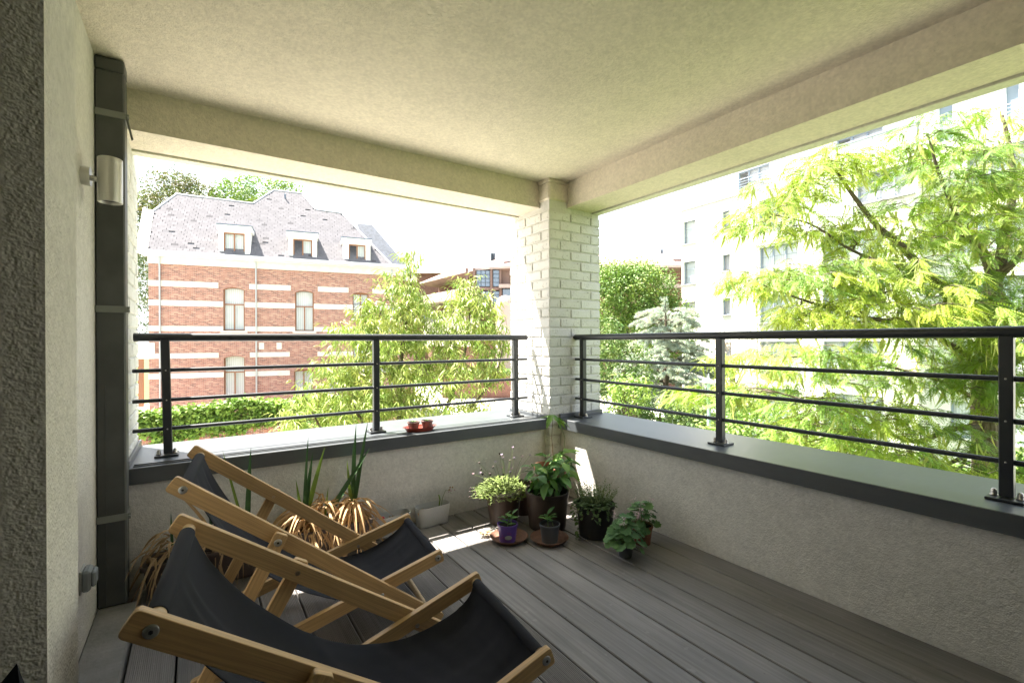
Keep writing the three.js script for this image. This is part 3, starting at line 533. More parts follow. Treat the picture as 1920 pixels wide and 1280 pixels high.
function geranium(label, pos, r, h, mat, seed, n, spread, blooms, dry) {
  const R = rng(seed), t = thing('potted_geranium', label, 'potted plant', pos);
  pot(t, r * 0.75, r, h, mat, 0.003, 0.003, 0.88);
  const gs = [lobed(0.03, 7), lobed(0.024, 7, 0.25), lobed(0.035, 7, 0.1)], stems = [];
  for (let i = 0; i < n; i++) {
    const a = i * 2.4 + R(), u = Math.sqrt((i + 0.5) / n), rr = spread * u, y = h + 0.105 * (1 - u * u) + 0.03 * R() - (u > 0.8 ? 0.035 * R() : 0), p = V(Math.cos(a) * rr, y, Math.sin(a) * rr);
    stems.push(tube([V(Math.cos(a) * 0.015, h * 0.85, Math.sin(a) * 0.015), p.clone().multiplyScalar(0.6).add(V(0, h * 0.45, 0)), p], [0.0016, 0.0014, 0.0012], 5));
    addLeaf(pick(gs, R), pick(M.leafGeranium, R), t, place(p, a + (R() - 0.5), -0.15 - 0.75 * u + R() * 0.4, (R() - 0.5) * 0.6, 0.75 + R() * 0.5));
  }
  for (let i = 0; i < blooms; i++) {
    const a = i * 2.1 + 0.4, p = V(Math.cos(a) * spread * 0.75, h + 0.10 + R() * 0.06, Math.sin(a) * spread * 0.75);
    stems.push(tube([V(0, h, 0), p], [0.0014, 0.001], 5));
    const fl = put('flower', merge([...Array(9)].map(() => leafGeo(0.022, 0.009, 0.3, 0.2, 1, 2).applyMatrix4(place(V((R() - 0.5) * 0.016, (R() - 0.5) * 0.014, (R() - 0.5) * 0.016), R() * 6.283, -0.6 + R() * 1.2, 0, 0.8)))), M.petalPink, t); fl.position.copy(p);
  }
  if (dry) for (let i = 0; i < 7; i++) addLeaf(gs[1], M.dryLeaf, t, place(V(0.05 + R() * 0.03, h * 0.75 - R() * 0.03, 0.02 - R() * 0.06), R() * 1.2 - 0.6, -0.9, R(), 0.8));
  put('stems', merge(stems), M.stem, t);
}
geranium('small dark pot with a leafy geranium and faded pink blooms', [1.975, 0, -1.825], 0.046, 0.085, M.greyPot, 31, 52, 0.098, 7, false);
geranium('small terracotta pot with a geranium and withered leaves by the long wall', [2.185, 0, -1.885], 0.06, 0.115, M.terracotta, 33, 30, 0.08, 3, true);
saucer('brown clay saucer under the purple pot', 1.562, -2.372, 0.115);
saucer('brown clay saucer under the small grey pot', 1.752, -2.222, 0.116);
function seedling(label, x, z, mat, seed, band) {
  const R = rng(seed), t = thing('seedling_pot', label, 'potted plant', [x, 0.0065, z]);
  const p = pot(t, 0.047, 0.060, 0.108, mat, 0.0025, 0.002, 0.86);
  if (band) {
    const spots = []; for (let i = 0; i < 46; i++) { const a = R() * 6.283, y = 0.022 + R() * 0.058, rr = 0.0475 + (y / 0.108) * 0.0125 + 0.0006; spots.push(leafGeo(0.014, 0.009, 0, 0, 1, 2).rotateZ(Math.PI / 2 * 1).applyMatrix4(new THREE.Matrix4().makeRotationX(R() * 6)).applyMatrix4(new THREE.Matrix4().makeRotationY(0)).scale(0.05, 1, 1).applyMatrix4(new THREE.Matrix4().makeTranslation(rr, y, 0)).applyMatrix4(new THREE.Matrix4().makeRotationY(a))); }
    put('printed_blossom', merge(spots), std({ color: C(0.20, 0.05, 0.24), roughness: 0.4 }), p);
    const lab = lathe([[0.0505, 0.028], [0.0535, 0.056]], 20); lab.dispose();
    const oval = new THREE.SphereGeometry(1, 18, 8).scale(0.0018, 0.0125, 0.022).translate(0.0527, 0.040, 0).rotateY(-2.05);
    put('printed_oval', oval, std({ color: C(0.34, 0.34, 0.36), roughness: 0.5 }), p);
  }
  const lg = leafGeo(0.062, 0.026, 0.3, 0.15, 1.1, 4), stems = [];
  for (let s = 0; s < 3; s++) {
    const a = s * 2.1 + R(), b = V(Math.cos(a) * 0.022, 0.095, Math.sin(a) * 0.022), e = b.clone().add(V((R() - 0.5) * 0.03, 0.035 + R() * 0.025, (R() - 0.5) * 0.03));
    stems.push(tube([b, e], [0.0018, 0.0012], 5));
    for (let k = 0; k < 5; k++) addLeaf(lg, pick(M.leafPepper, R), t, place(e.clone().add(V(0, -0.006 * k, 0)), k * 1.35 + R(), 0.75 - k * 0.18, (R() - 0.5) * 0.4, 0.7 + R() * 0.4));
  }
  put('stems', merge(stems), M.stem, t);
}
seedling('purple printed pot with a young leafy seedling on a saucer', 1.538, -2.352, std({ color: C(0.115, 0.055, 0.30), roughness: 0.35 }), 41, true);
seedling('small slate grey pot with a young leafy seedling on a saucer', 1.742, -2.205, M.greyPot, 43, false);
{ // withered flower head lying on the deck behind the purple pot
  const R = rng(45), t = thing('dry_flower', 'dry flower head lying beside the purple pot saucer', 'dry flower', [1.475, 0.004, -2.50]);
  put('bracts', merge([...Array(70)].map(() => leafGeo(0.022, 0.011, 0.4, 0.3, 1, 2).applyMatrix4(place(V((R() - 0.5) * 0.07, 0.004 + R() * 0.02, (R() - 0.5) * 0.04), R() * 6.283, R() * 1.1, R(), 0.7 + R() * 0.4)))), M.strawDull, t);
}

// ---------------------------------------------------------------- planters of leeks along the sunny wall
function planterBox(parent, L, W, H, mat) { // tapered window box with a rolled rim, hollow
  const ring = (l, w, y, r) => { const o = [], n = 5; for (const [sx, sz, a0] of [[1, 1, 0], [-1, 1, 1], [-1, -1, 2], [1, -1, 3]]) for (let i = 0; i <= n; i++) { const a = (a0 + i / n) * Math.PI / 2; o.push(V(sx * (l / 2 - r) + Math.cos(a) * r, y, sz * (w / 2 - r) + Math.sin(a) * r)); } return o; };
  const rings = [ring(L * 0.90, W * 0.78, 0, 0.014), ring(L * 0.90, W * 0.78, 0.004, 0.015), ring(L * 0.97, W * 0.95, H * 0.86, 0.02), ring(L + 0.012, W + 0.012, H * 0.865, 0.022), ring(L + 0.014, W + 0.014, H - 0.002, 0.022), ring(L + 0.006, W + 0.006, H, 0.021), ring(L - 0.008, W - 0.008, H - 0.001, 0.018), ring(L * 0.93, W * 0.88, H * 0.8, 0.016)];
  const pos = [], uv = [], idx = [], n = rings[0].length;
  rings.forEach((r, i) => r.forEach((p, k) => { pos.push(p.x, p.y, p.z); uv.push(k * 0.02, p.y + i * 0.01); }));
  for (let i = 0; i < rings.length - 1; i++) for (let k = 0; k < n; k++) { const a = i * n + k, b = i * n + (k + 1) % n; idx.push(a, a + n, b, b, a + n, b + n); }
  for (let k = 1; k < n - 1; k++) idx.push(0, k, k + 1);
  const g = new THREE.BufferGeometry(); g.setAttribute('position', new THREE.Float32BufferAttribute(pos, 3)); g.setAttribute('uv', new THREE.Float32BufferAttribute(uv, 2)); g.setIndex(idx); g.computeVertexNormals();
  const p = put('trough', g, mat, parent);
  put('soil', box(-L * 0.46, L * 0.46, H * 0.72, H * 0.8, -W * 0.43, W * 0.43), M.soil, p);
  return p;
}
function blade(p0, dir, L, w, bend, sag, mat, parent, name = 'leaf', seg = 9) { // long strap leaf
  const pts = []; const d = dir.clone().normalize(), side = V(bend[0], bend[1], bend[2]);
  for (let i = 0; i <= seg; i++) { const u = i / seg; pts.push(p0.clone().addScaledVector(d, L * u).addScaledVector(side, u * u * L).add(V(0, -sag * u * u * L, 0))); }
  const pos = [], uv = [], idx = [];
  for (let i = 0; i <= seg; i++) { const u = i / seg, t = pts[Math.min(seg, i + 1)].clone().sub(pts[Math.max(0, i - 1)]).normalize(), s = V(0.83, 0, 0.55).cross(t).cross(t).normalize(), n = s.clone().cross(t).normalize(), ww = w / 2 * (1 - Math.pow(u, 3)) * (0.75 + 0.5 * Math.min(1, u * 4)); const a = pts[i].clone().addScaledVector(s, ww), b = pts[i].clone().addScaledVector(s, -ww), m = pts[i].clone().addScaledVector(n, ww * 0.5); for (const q of [a, m, b]) { pos.push(q.x, q.y, q.z); uv.push(0, u); } if (i) { const k = (i - 1) * 3; idx.push(k, k + 1, k + 3, k + 1, k + 4, k + 3, k + 1, k + 2, k + 4, k + 2, k + 5, k + 4); } }
  const g = new THREE.BufferGeometry(); g.setAttribute('position', new THREE.Float32BufferAttribute(pos, 3)); g.setAttribute('uv', new THREE.Float32BufferAttribute(uv, 2)); g.setIndex(idx); g.computeVertexNormals();
  return parent ? put(name, g, mat, parent) : g;
}
function leekPlanter(label, x0, x1, seed, clumps, mat, straw, density) {
  const R = rng(seed), L = x1 - x0, cx = (x0 + x1) / 2, t = thing('leek_planter', label, 'planter', [cx, 0.004, -2.81], 0);
  planterBox(t, L, 0.165, 0.165, M.planter);
  const dry = [];
  for (const [x, n, greens] of clumps) {
    const c = V(x - cx, 0.13, 0);
    for (const [dx, dy, dz, len, w, pale] of greens) { const g = blade(c.clone().add(V(0, 0.05, 0)), V(dx, dy, dz), len, w, [0.02, 0, 0.01], 0.0, pale ? M.leekPale : M.leek, t, 'leek_leaf'); }
    for (let i = 0; i < n * density; i++) { // withered leaves hang from the shaft and splay over the rim
      const a = R() * 6.283, y0 = 0.03 + R() * 0.13, out = 0.25 + R() * 0.75, p = c.clone().add(V(Math.cos(a) * 0.014, y0, Math.sin(a) * 0.014));
      dry.push(blade(p, V(Math.cos(a) * out, 0.55 - R() * 0.8, Math.sin(a) * out * 0.75 + 0.1), 0.09 + R() * 0.15, 0.005 + R() * 0.009, [(R() - 0.5) * 0.3, 0, 0.05], 0.75 + R() * 0.6, straw, null));
    }
  }
  for (let i = 0; i < 26 * density; i++) { const p = V((R() - 0.5) * L * 0.9, 0.145 + R() * 0.05, (R() - 0.3) * 0.1); dry.push(blade(p, V(R() - 0.5, 0.3 * R(), 0.6 + R() * 0.5), 0.07 + R() * 0.12, 0.004 + R() * 0.007, [(R() - 0.5) * 0.5, 0, 0], 0.8 + R(), straw, null)); }
  put('withered_leaves', merge(dry), straw, t).userData.kind = 'stuff';
  return t;
}
const t1 = leekPlanter('brown planter of withered leeks beside the downpipe', -0.215, 0.265, 51, [[-0.10, 30, [[-0.05, 1, 0, 0.2, 0.012, 0]]], [0.06, 16, [[-0.04, 1, 0, 0.30, 0.014, 0], [0.10, 1, 0.05, 0.16, 0.01, 0]]], [0.215, 26, [[0.02, 1, 0.02, 0.47, 0.024, 0], [-0.25, 1, 0, 0.48, 0.014, 1]]]], M.planter, M.strawDull, 1.0);
blade(V(0.09, 0.29, 0.06), V(-1, 0.02, 0.42), 0.27, 0.016, [0, 0, 0], 0.10, M.straw, t1, 'dry_leaf'); blade(V(0.03, 0.26, 0.03), V(-0.48, 1, 0.10), 0.32, 0.017, [-0.12, 0, 0], 0.04, M.straw, t1, 'dry_leaf');
leekPlanter('brown planter of straw-coloured leeks with tall green blades in the sun', 0.36, 0.845, 53, [[0.49, 46, [[0.10, 1, 0.0, 0.40, 0.022, 0], [0.24, 1, 0.02, 0.44, 0.024, 1], [-0.18, 1, 0.05, 0.27, 0.016, 1], [0.02, 1, 0.05, 0.50, 0.016, 0]]], [0.60, 30, [[0.62, 1, 0.06, 0.46, 0.024, 0], [0.05, 0.9, 0.1, 0.2, 0.01, 1]]], [0.755, 52, [[0.02, 1, 0, 0.54, 0.020, 0], [0.14, 1, 0.02, 0.55, 0.022, 0], [-0.12, 1, 0.02, 0.34, 0.018, 1], [-0.02, 1, 0.04, 0.44, 0.015, 0]]]], M.planter, M.straw, 1.8);
function frostedTrough(label, x, z, L, W, H, turn, seed, radish) {
  const R = rng(seed), t = thing('frosted_trough', label, 'planter', [x, 0.002, z], turn);
  const ring = (k, y) => [...Array(40)].map((_, i) => { const a = i / 40 * 2 * Math.PI, e = 0.55; return V(Math.sign(Math.cos(a)) * Math.pow(Math.abs(Math.cos(a)), e) * L / 2 * k, y, Math.sign(Math.sin(a)) * Math.pow(Math.abs(Math.sin(a)), e) * W / 2 * k); });
  const rs = [ring(0.86, 0.0), ring(0.88, 0.006), ring(1, H - 0.003), ring(0.995, H), ring(0.965, H), ring(0.93, H * 0.5), ring(0.85, 0.012)], pos = [], idx = [];
  rs.forEach((r) => r.forEach((p) => pos.push(p.x, p.y, p.z)));
  for (let i = 0; i < rs.length - 1; i++) for (let k = 0; k < 40; k++) { const a = i * 40 + k, b = i * 40 + (k + 1) % 40; idx.push(a, a + 40, b, b, a + 40, b + 40); }
  for (let k = 1; k < 39; k++) { idx.push(0, k, k + 1); idx.push(240, 240 + k + 1, 240 + k); }
  const g = new THREE.BufferGeometry(); g.setAttribute('position', new THREE.Float32BufferAttribute(pos, 3)); g.setAttribute('uv', new THREE.Float32BufferAttribute(pos.flatMap((_, i) => i % 3 === 2 ? [] : [0.1]), 2)); g.setIndex(idx); g.computeVertexNormals();
  const b = put('tub', g, M.frosted, t);
  put('soil', new THREE.CylinderGeometry(0.46, 0.45, H * 0.6, 32).scale(L * 0.95, 1, W * 0.88).translate(0, H * 0.42, 0), M.soil, b);
  if (radish) { const r = put('radish', new THREE.SphereGeometry(0.019, 18, 12), std({ color: C(0.42, 0.01, 0.035), roughness: 0.35 }), t); r.position.set(-L * 0.26, H * 0.88, 0.02); put('withered_leaves', merge([...Array(9)].map(() => blade(V((R() - 0.1) * 0.1, H * 0.75, (R() - 0.5) * 0.04), V(R() - 0.5, 0.6, R() - 0.5), 0.05, 0.006, [0, 0, 0], 0.8, M.strawDull, null))), M.strawDull, t); }
  else {
    put('withered_leaves', merge([...Array(16)].map(() => blade(V(-L * 0.34 + (R() - 0.5) * 0.05, H * 0.74, (R() - 0.5) * 0.05), V(R() - 0.5, 0.7, R() - 0.5), 0.05, 0.008, [0, 0, 0], 1, M.straw, null))), M.straw, t);
    put('shoot', tube([V(L * 0.2, H * 0.7, 0), V(L * 0.24, H + 0.02, 0), V(L * 0.20, H + 0.055, 0)], [0.004, 0.0045, 0.004], 7), M.leekPale, t);
    const st = put('flower_stalk', tube([V(L * 0.24, H * 0.7, 0.01), V(L * 0.30, H + 0.035, 0.01), V(L * 0.42, H + 0.075, 0), V(L * 0.52, H + 0.07, 0), V(L * 0.6, H + 0.045, 0)], [0.002, 0.002, 0.0018, 0.0014, 0.001], 6), M.stem, t);
    for (let i = 0; i < 7; i++) { const s = put('bud', new THREE.SphereGeometry(0.006, 8, 6), i % 2 ? M.strawDull : M.petalPink, st); s.position.set(L * (0.5 + 0.03 * i), H + 0.065 + (R() - 0.3) * 0.03, (R() - 0.5) * 0.03); }
  }
}
frostedTrough('frosted white trough with a red radish beside the leek planter', 1.00, -2.855, 0.245, 0.105, 0.125, 0.03, 61, true);
frostedTrough('frosted white trough with a single curling stalk, standing clear on the deck', 1.285, -2.868, 0.235, 0.11, 0.125, 0.03, 63, false);

// ---------------------------------------------------------------- red tray with two small pots on the coping
{
  const t = thing('tray', 'red oval plastic tray on the sunny coping', 'tray', [1.262, 0.589, -3.015]);
  put('dish', lathe([[0, 0.001], [0.085, 0.001], [0.092, 0.004], [0.106, 0.026], [0.118, 0.031], [0.119, 0.033], [0.104, 0.029], [0.089, 0.007], [0, 0.005]], 48).scale(1, 1, 0.62), M.redPlastic, t);
  for (const [x, z, l] of [[1.215, -3.012, 'small reddish pot with a sprout on the tray, by the railing post'], [1.315, -3.018, 'small reddish pot with a sprout on the tray, away from the railing post']]) {
    const p = thing('sprout_pot', l, 'pot', [x, 0.5945, z]);
    pot(p, 0.030, 0.040, 0.062, M.smallPot, 0.003, 0.002, 0.9);
    put('sprout', merge([0.3, 2.2, 4.0].map((a) => leafGeo(0.022, 0.013, 0.2, 0.1, 1, 3).applyMatrix4(place(V(0, 0.062, 0), a, 0.4, 0, 1)))), M.leafYoung[0], p);
  }
}
// ================================================================ outside
const GY = -5;
// ---------------------------------------------------------------- ground, street
const lawnTex = texture(512, 512, (u, v) => { const a = fbm(u, v, 6, 6, 201), b = fbm(u, v, 90, 2, 205); const k = 0.6 + 0.35 * a + 0.3 * (b - 0.5); return [k * 0.95, k, k * 0.7]; }, true, [7, 7]);
const sheet = (pts, y) => polygon(pts.map(([x, z]) => V(x, y, z)));
structure('ground', sheet([[-400, 400], [400, 400], [400, -400], [-400, -400]], GY), std({ color: C(0.15, 0.19, 0.07), map: lawnTex, roughness: 1 }));
const paveTex = texture(512, 512, (u, v) => { const a = fbm(u, v, 5, 6, 211), b = fbm(u, v, 120, 2, 215); return grey(0.78 + 0.16 * a + 0.12 * (b - 0.5)); }, true, [6, 6]);
structure('street', sheet([[-60, -3.9], [6.5, -3.9], [9, -14], [14, -24], [40, -24], [40, -60], [-60, -60]], GY + 0.004), std({ color: C(0.66, 0.62, 0.55), map: paveTex, roughness: 0.95 }));  // stretch below the balcony is out of view, pale to light the ceiling

// ---------------------------------------------------------------- far brickwork (bricks of about two pixels: material)
function brickTexture(cols, mortarC, seed, rows = 16, per = 4) {
  return texture(1024, 512, (u, v) => {
    const r = Math.floor(v * rows), fv = v * rows - r, off = r % 2 ? 0.5 : 0, x = u * per * 2 + off, c = Math.floor(x), fx = x - c;
    const mo = fv < 0.16 || fx < 0.055, h = hash(((c % (per * 2)) + per * 2) % (per * 2), r, seed), col = cols[Math.floor(h * cols.length)], n = 0.9 + 0.2 * noise(u * 128, v * 128, 128, 128, seed + 3);
    return mo ? mortarC.map((k) => k * n) : col.map((k) => k * n);
  }, true, [2 * 0.21 * per / 1, rows * 0.063]);
}
const redBrick = brickTexture([[0.66, 0.46, 0.39], [0.72, 0.53, 0.46], [0.61, 0.42, 0.37], [0.74, 0.58, 0.50], [0.55, 0.39, 0.35], [0.68, 0.49, 0.42]], [0.72, 0.67, 0.62], 7);
const wallBrick = brickTexture([[0.62, 0.36, 0.27], [0.55, 0.33, 0.26], [0.68, 0.42, 0.32], [0.44, 0.29, 0.25], [0.66, 0.46, 0.38]], [0.76, 0.72, 0.66], 17);
const brownBrick = brickTexture([[0.60, 0.42, 0.37], [0.64, 0.46, 0.40], [0.56, 0.40, 0.36], [0.66, 0.48, 0.42]], [0.62, 0.52, 0.47], 27);
M.redBrick = std({ color: C(0.84, 0.84, 0.86), map: redBrick, roughness: 0.95 });
M.wallBrick = std({ color: C(0.9, 0.9, 0.9), map: wallBrick, roughness: 0.95 });
M.brownBrick = std({ color: C(0.50, 0.48, 0.47), map: brownBrick, roughness: 0.95 });
M.stone = std({ color: C(0.72, 0.70, 0.65), roughness: 0.9, map: mottle(0.86, 1, 8, 221, [2, 2]) });
M.whitePaint = std({ color: C(0.80, 0.79, 0.76), roughness: 0.6 });
M.frameWood = std({ color: C(0.26, 0.12, 0.06), roughness: 0.6 });
M.room = std({ color: C(0.60, 0.57, 0.52), roughness: 0.95 });
M.curtain = std({ color: C(0.62, 0.66, 0.66), roughness: 0.9, map: texture(128, 16, (u) => grey(0.95 + 0.05 * Math.sin(u * 6.283 * 9)), true, [1, 1]) });
M.glass = phy({ color: C(1, 1, 1), roughness: 0.02, transmission: 1, thickness: 0, ior: 1.5 });
M.lead = std({ color: C(0.10, 0.15, 0.22), roughness: 0.5 });
M.pipe = std({ color: C(0.42, 0.45, 0.47), roughness: 0.4, metalness: 0.5 });

function archPath(P, x0, x1, y0, y1, rise) { P.moveTo(x0, y0); P.lineTo(x1, y0); P.lineTo(x1, y1); if (rise) P.quadraticCurveTo((x0 + x1) / 2, y1 + rise * 2, x0, y1); else P.lineTo(x0, y1); P.lineTo(x0, y0); return P; }
function wallWithHoles(w0, w1, y0, y1, holes, th) {
  const s = new THREE.Shape(); s.moveTo(w0, y0); s.lineTo(w1, y0); s.lineTo(w1, y1); s.lineTo(w0, y1); s.lineTo(w0, y0);
  for (const [a, b, c, d, r] of holes) s.holes.push(archPath(new THREE.Path(), a, b, c, d, r));
  return new THREE.ExtrudeGeometry(s, { depth: th, bevelEnabled: false, curveSegments: 8 }).translate(0, 0, -th);
}
// casement window with frame, panes and a curtain; front of the frame at z
function windowUnit(parent, x0, x1, y0, y1, rise, z, o) {
  const f = o.frame ?? 0.07, s = archPath(new THREE.Shape(), x0, x1, y0, y1, rise), panes = [];
  const tr = o.transom, top = tr ?? y1, cols = o.cols ?? 2, cw = (x1 - x0 - f * (cols + 1)) / cols;
  for (let i = 0; i < cols; i++) panes.push([x0 + f + i * (cw + f), x0 + f + i * (cw + f) + cw, y0 + f, (tr ? tr - f / 2 : y1 - f * (rise ? 0.4 : 1)), 0]);
  if (tr) panes.push([x0 + f, x1 - f, tr + f / 2, y1 - f * 0.3, rise * 0.8]);
  for (const p of panes) s.holes.push(archPath(new THREE.Path(), ...p));
  const fr = put('window', new THREE.ExtrudeGeometry(s, { depth: 0.06, bevelEnabled: false, curveSegments: 8 }).translate(0, 0, z - 0.06), o.mat ?? M.frameWood, parent);
  panes.forEach((p, i) => put('pane', new THREE.ShapeGeometry(archPath(new THREE.Shape(), ...p), 8).translate(0, 0, z - 0.035), M.glass, fr));
  if (o.bars) for (const y of o.bars) put('glazing_bar', box(x0 + f, x1 - f, y - 0.012, y + 0.012, z - 0.045, z - 0.022), o.mat ?? M.frameWood, fr);
  if (o.curtain !== false) put('curtain', box(x0 + 0.02 + (o.open ? (x1 - x0) * o.open : 0), x1 - 0.02, y0 + 0.02, y1 + (rise ? rise * 0.5 : -0.02), z - 0.16, z - 0.15), o.curtainMat ?? M.curtain, fr);
  { const a = x0 - 0.25, b = x1 + 0.25, c = y0 - 0.12, d = y1 + rise + 0.12, q = z - 1.75, f2 = z - (o.reveal ?? 0.28); put('room', merge([box(a, b, c, d, q - 0.03, q), box(a - 0.03, a, c, d, q, f2), box(b, b + 0.03, c, d, q, f2), box(a, b, c - 0.03, c, q, f2), box(a, b, d, d + 0.03, q, f2)]), M.room, fr); }
  return fr;
}
// ---------------------------------------------------------------- red-brick house
{
  const t = thing('brick_house', 'red brick house with white stone bands, slate roof and three dormers', 'building', [1.82, 0, -32.483], -0.181);
  const U0 = -4.11, U1 = 10.0, TOP = 5.62;
  const W = [[-0.51, 0.60, 1.86, 4.32, 0.13, 3.43], [3.34, 4.42, 1.86, 4.28, 0.13, 3.40], [6.75, 7.76, 2.70, 4.30, 0.12, null], [6.75, 7.74, 0.0, 2.02, 0.1, null], [-0.5, 0.61, -2.4, 0.26, 0.13, -0.6], [3.27, 4.38, -2.24, -0.62, 0.13, null], [5.2, 6.2, -2.24, -0.7, 0.1, null]];
  put('wall', wallWithHoles(U0, U1, GY, TOP, W.map(([a, b, c, d, r]) => [a, b, c, d, r]), 0.42), M.redBrick, t);
  put('side_wall', box(U0, U0 + 0.4, GY, TOP, -9, -0.42), M.redBrick, t); put('side_wall', box(U1 - 0.4, U1, GY, TOP, -9, -0.42), M.redBrick, t);
  put('rear_wall', box(U0, U1, GY, TOP, -9.4, -9), M.redBrick, t);
  W.forEach(([a, b, c, d, r, tr], i) => {
    const f = windowUnit(t, a, b, c, d, r, -0.16, { transom: tr });
    put('sill', cbox(a - 0.14, b + 0.14, c - 0.13, c, -0.2, 0.07, 0.01), M.stone, f);
    const arch = new THREE.Shape(); // segmental brick arch, a little proud
    arch.moveTo(a - 0.16, d - 0.03); arch.lineTo(a, d - 0.03); arch.quadraticCurveTo((a + b) / 2, d + r * 2 - 0.02, b, d - 0.03); arch.lineTo(b + 0.16, d - 0.03); arch.lineTo(b + 0.24, d + 0.3); arch.quadraticCurveTo((a + b) / 2, d + r * 2 + 0.42, a - 0.24, d + 0.3); arch.lineTo(a - 0.16, d - 0.03);
    put('brick_arch', new THREE.ExtrudeGeometry(arch, { depth: 0.02, bevelEnabled: false }).rotateZ(0), M.redBrick, f);
    if (i === 2) for (let k = 0; k < 5; k++) put('guard_bar', box(a, b, 2.85 + k * 0.19, 2.875 + k * 0.19, -0.02, 0.005), M.rail, f);
  });
  const band = (y0, y1, cuts) => { let x = U0 - 0.012; for (const [a, b] of [...cuts, [U1, U1]]) { if (a > x) put('stone_band', box(x, a, y0, y1, -0.1, 0.03), M.stone, t); x = b; } };
  band(4.36, 4.68, [[-0.75, 0.84], [3.10, 4.66], [6.5, 8.0]]); band(3.26, 3.58, [[-0.51, 0.60], [3.34, 4.42], [6.75, 7.76]]); band(1.82, 2.12, [[-0.51, 0.60], [3.34, 4.42], [6.5, 8.0]]);
  band(0.27, 0.56, [[-0.75, 0.86], [3.03, 4.62], [6.75, 7.74]]); band(-0.88, -0.58, [[-0.5, 0.61], [3.03, 4.62], [5.2, 6.2]]);
  // small stone-edged recess under the first floor
  put('stone_block', box(1.34, 1.62, 0.74, 1.14, -0.1, 0.03), M.stone, t); put('stone_block', box(2.3, 2.58, 0.74, 1.14, -0.1, 0.03), M.stone, t);
  // white lintel block and door frame at the left-hand end
  put('lintel', box(-5.6, -3.82, 0.27, 1.16, -0.3, 0.06), M.stone, t);
  put('porch_post', box(-4.62, -4.38, -2.4, 0.27, -0.2, -0.02), M.frameWood, t);
  put('cornice', merge([box(U0 - 0.02, U1 + 0.02, TOP, 6.02, -0.2, 0.10), cbox(U0 - 0.25, U1 + 0.2, 6.02, 6.12, -0.2, 0.30, 0.02)]), M.stone, t);
  put('gutter', cbox(U0 - 0.45, U1 + 0.3, 6.12, 6.30, -0.1, 0.47, 0.03), M.whitePaint, t);
  for (const u of [-3.57, 1.21, 9.24]) put('drainpipe', merge([tube([V(u, 6.1, 0.14), V(u, 5.7, 0.14), V(u, 5.3, 0.10), V(u, GY, 0.10)], 0.045, 8), ...[4.9, 2.9, 0.9].map((y) => new THREE.CylinderGeometry(0.058, 0.058, 0.05, 8).translate(u, y, 0.10))]), M.pipe, t);
  // roof: front slope with slates laid one by one
  const ye = 6.26, SL = Math.tan(47 * Math.PI / 180), cs = Math.cos(47 * Math.PI / 180), sn = Math.sin(47 * Math.PI / 180);
  const onRoof = (u, y) => V(u, y, 0.35 - (y - ye) / SL);
  const out = [[-4.08, 6.3], [-4.42, 9.07], [-3.55, 10.6], [0.74, 10.44], [1.91, 11.87], [3.75, 11.84], [4.61, 10.46], [6.35, 10.34], [9.25, 6.2]];
  const sh = new THREE.Shape(out.map(([u, y]) => new THREE.Vector2(u, (y - ye) / sn)));
  const tilt = (g) => g.rotateX(-(Math.PI / 2 - 47 * Math.PI / 180)).translate(0, ye, 0.35);
  put('roof', tilt(new THREE.ExtrudeGeometry(sh, { depth: 0.12, bevelEnabled: false }).translate(0, 0, -0.16)), std({ color: C(0.16, 0.16, 0.18), roughness: 0.8 }), t);
  const inside = (u, v) => { let c = false; const p = out.map(([a, y]) => [a, (y - ye) / sn]); for (let i = 0, j = p.length - 1; i < p.length; j = i++) if ((p[i][1] > v) !== (p[j][1] > v) && u < (p[j][0] - p[i][0]) * (v - p[i][1]) / (p[j][1] - p[i][1]) + p[i][0]) c = !c; return c; };
  const R = rng(71), slates = [];
  for (let r = 0; r < 38; r++) for (let k = -20; k < 46; k++) {
    const u = k * 0.305 + (r % 2) * 0.15 + (R() - 0.5) * 0.02, v = 0.06 + r * 0.205; if (!inside(u, v) || !inside(u, v + 0.1)) continue;
    if (R() < 0.012) continue;
    const g = new THREE.BoxGeometry(0.292, 0.25, 0.03).rotateX(0.045 + (R() < 0.02 ? 0.08 : 0)).rotateZ((R() - 0.5) * 0.03).translate(u, v + (R() < 0.015 ? -0.03 : 0), 0.0 + R() * 0.004), k2 = R() < 0.015 ? 0.6 : 0.92 + R() * 0.16;
    slates.push(tint(g, 0.15 * k2, 0.143 * k2, 0.152 * k2));
  }
  put('slates', tilt(merge(slates)), phy({ color: C(1, 1, 1), vertexColors: true, roughness: 0.95, specularIntensity: 0.15 }), t).userData.kind = 'stuff';
  const ridge = (a, b) => { const p = onRoof(...a), q = onRoof(...b); return tube([p, q], 0.07, 8); };
  put('ridge_tiles', merge([ridge(out[1], out[2]), ridge(out[2], out[3]), ridge(out[3], out[4]), ridge(out[4], out[5]), ridge(out[5], out[6]), ridge(out[6], out[7]), ridge(out[7], out[8])]), std({ color: C(0.36, 0.37, 0.40), roughness: 0.6 }), t);
  const slateShaded = std({ color: C(0.10, 0.115, 0.15), roughness: 0.7, map: mottle(0.6, 1, 24, 231, [3, 3]) });  // darker, bluer slate: the shade on these slopes is put into the colour
  const P = onRoof, back = (u, y) => V(u, y, -9.4 + (y - ye) / SL - 0.4);
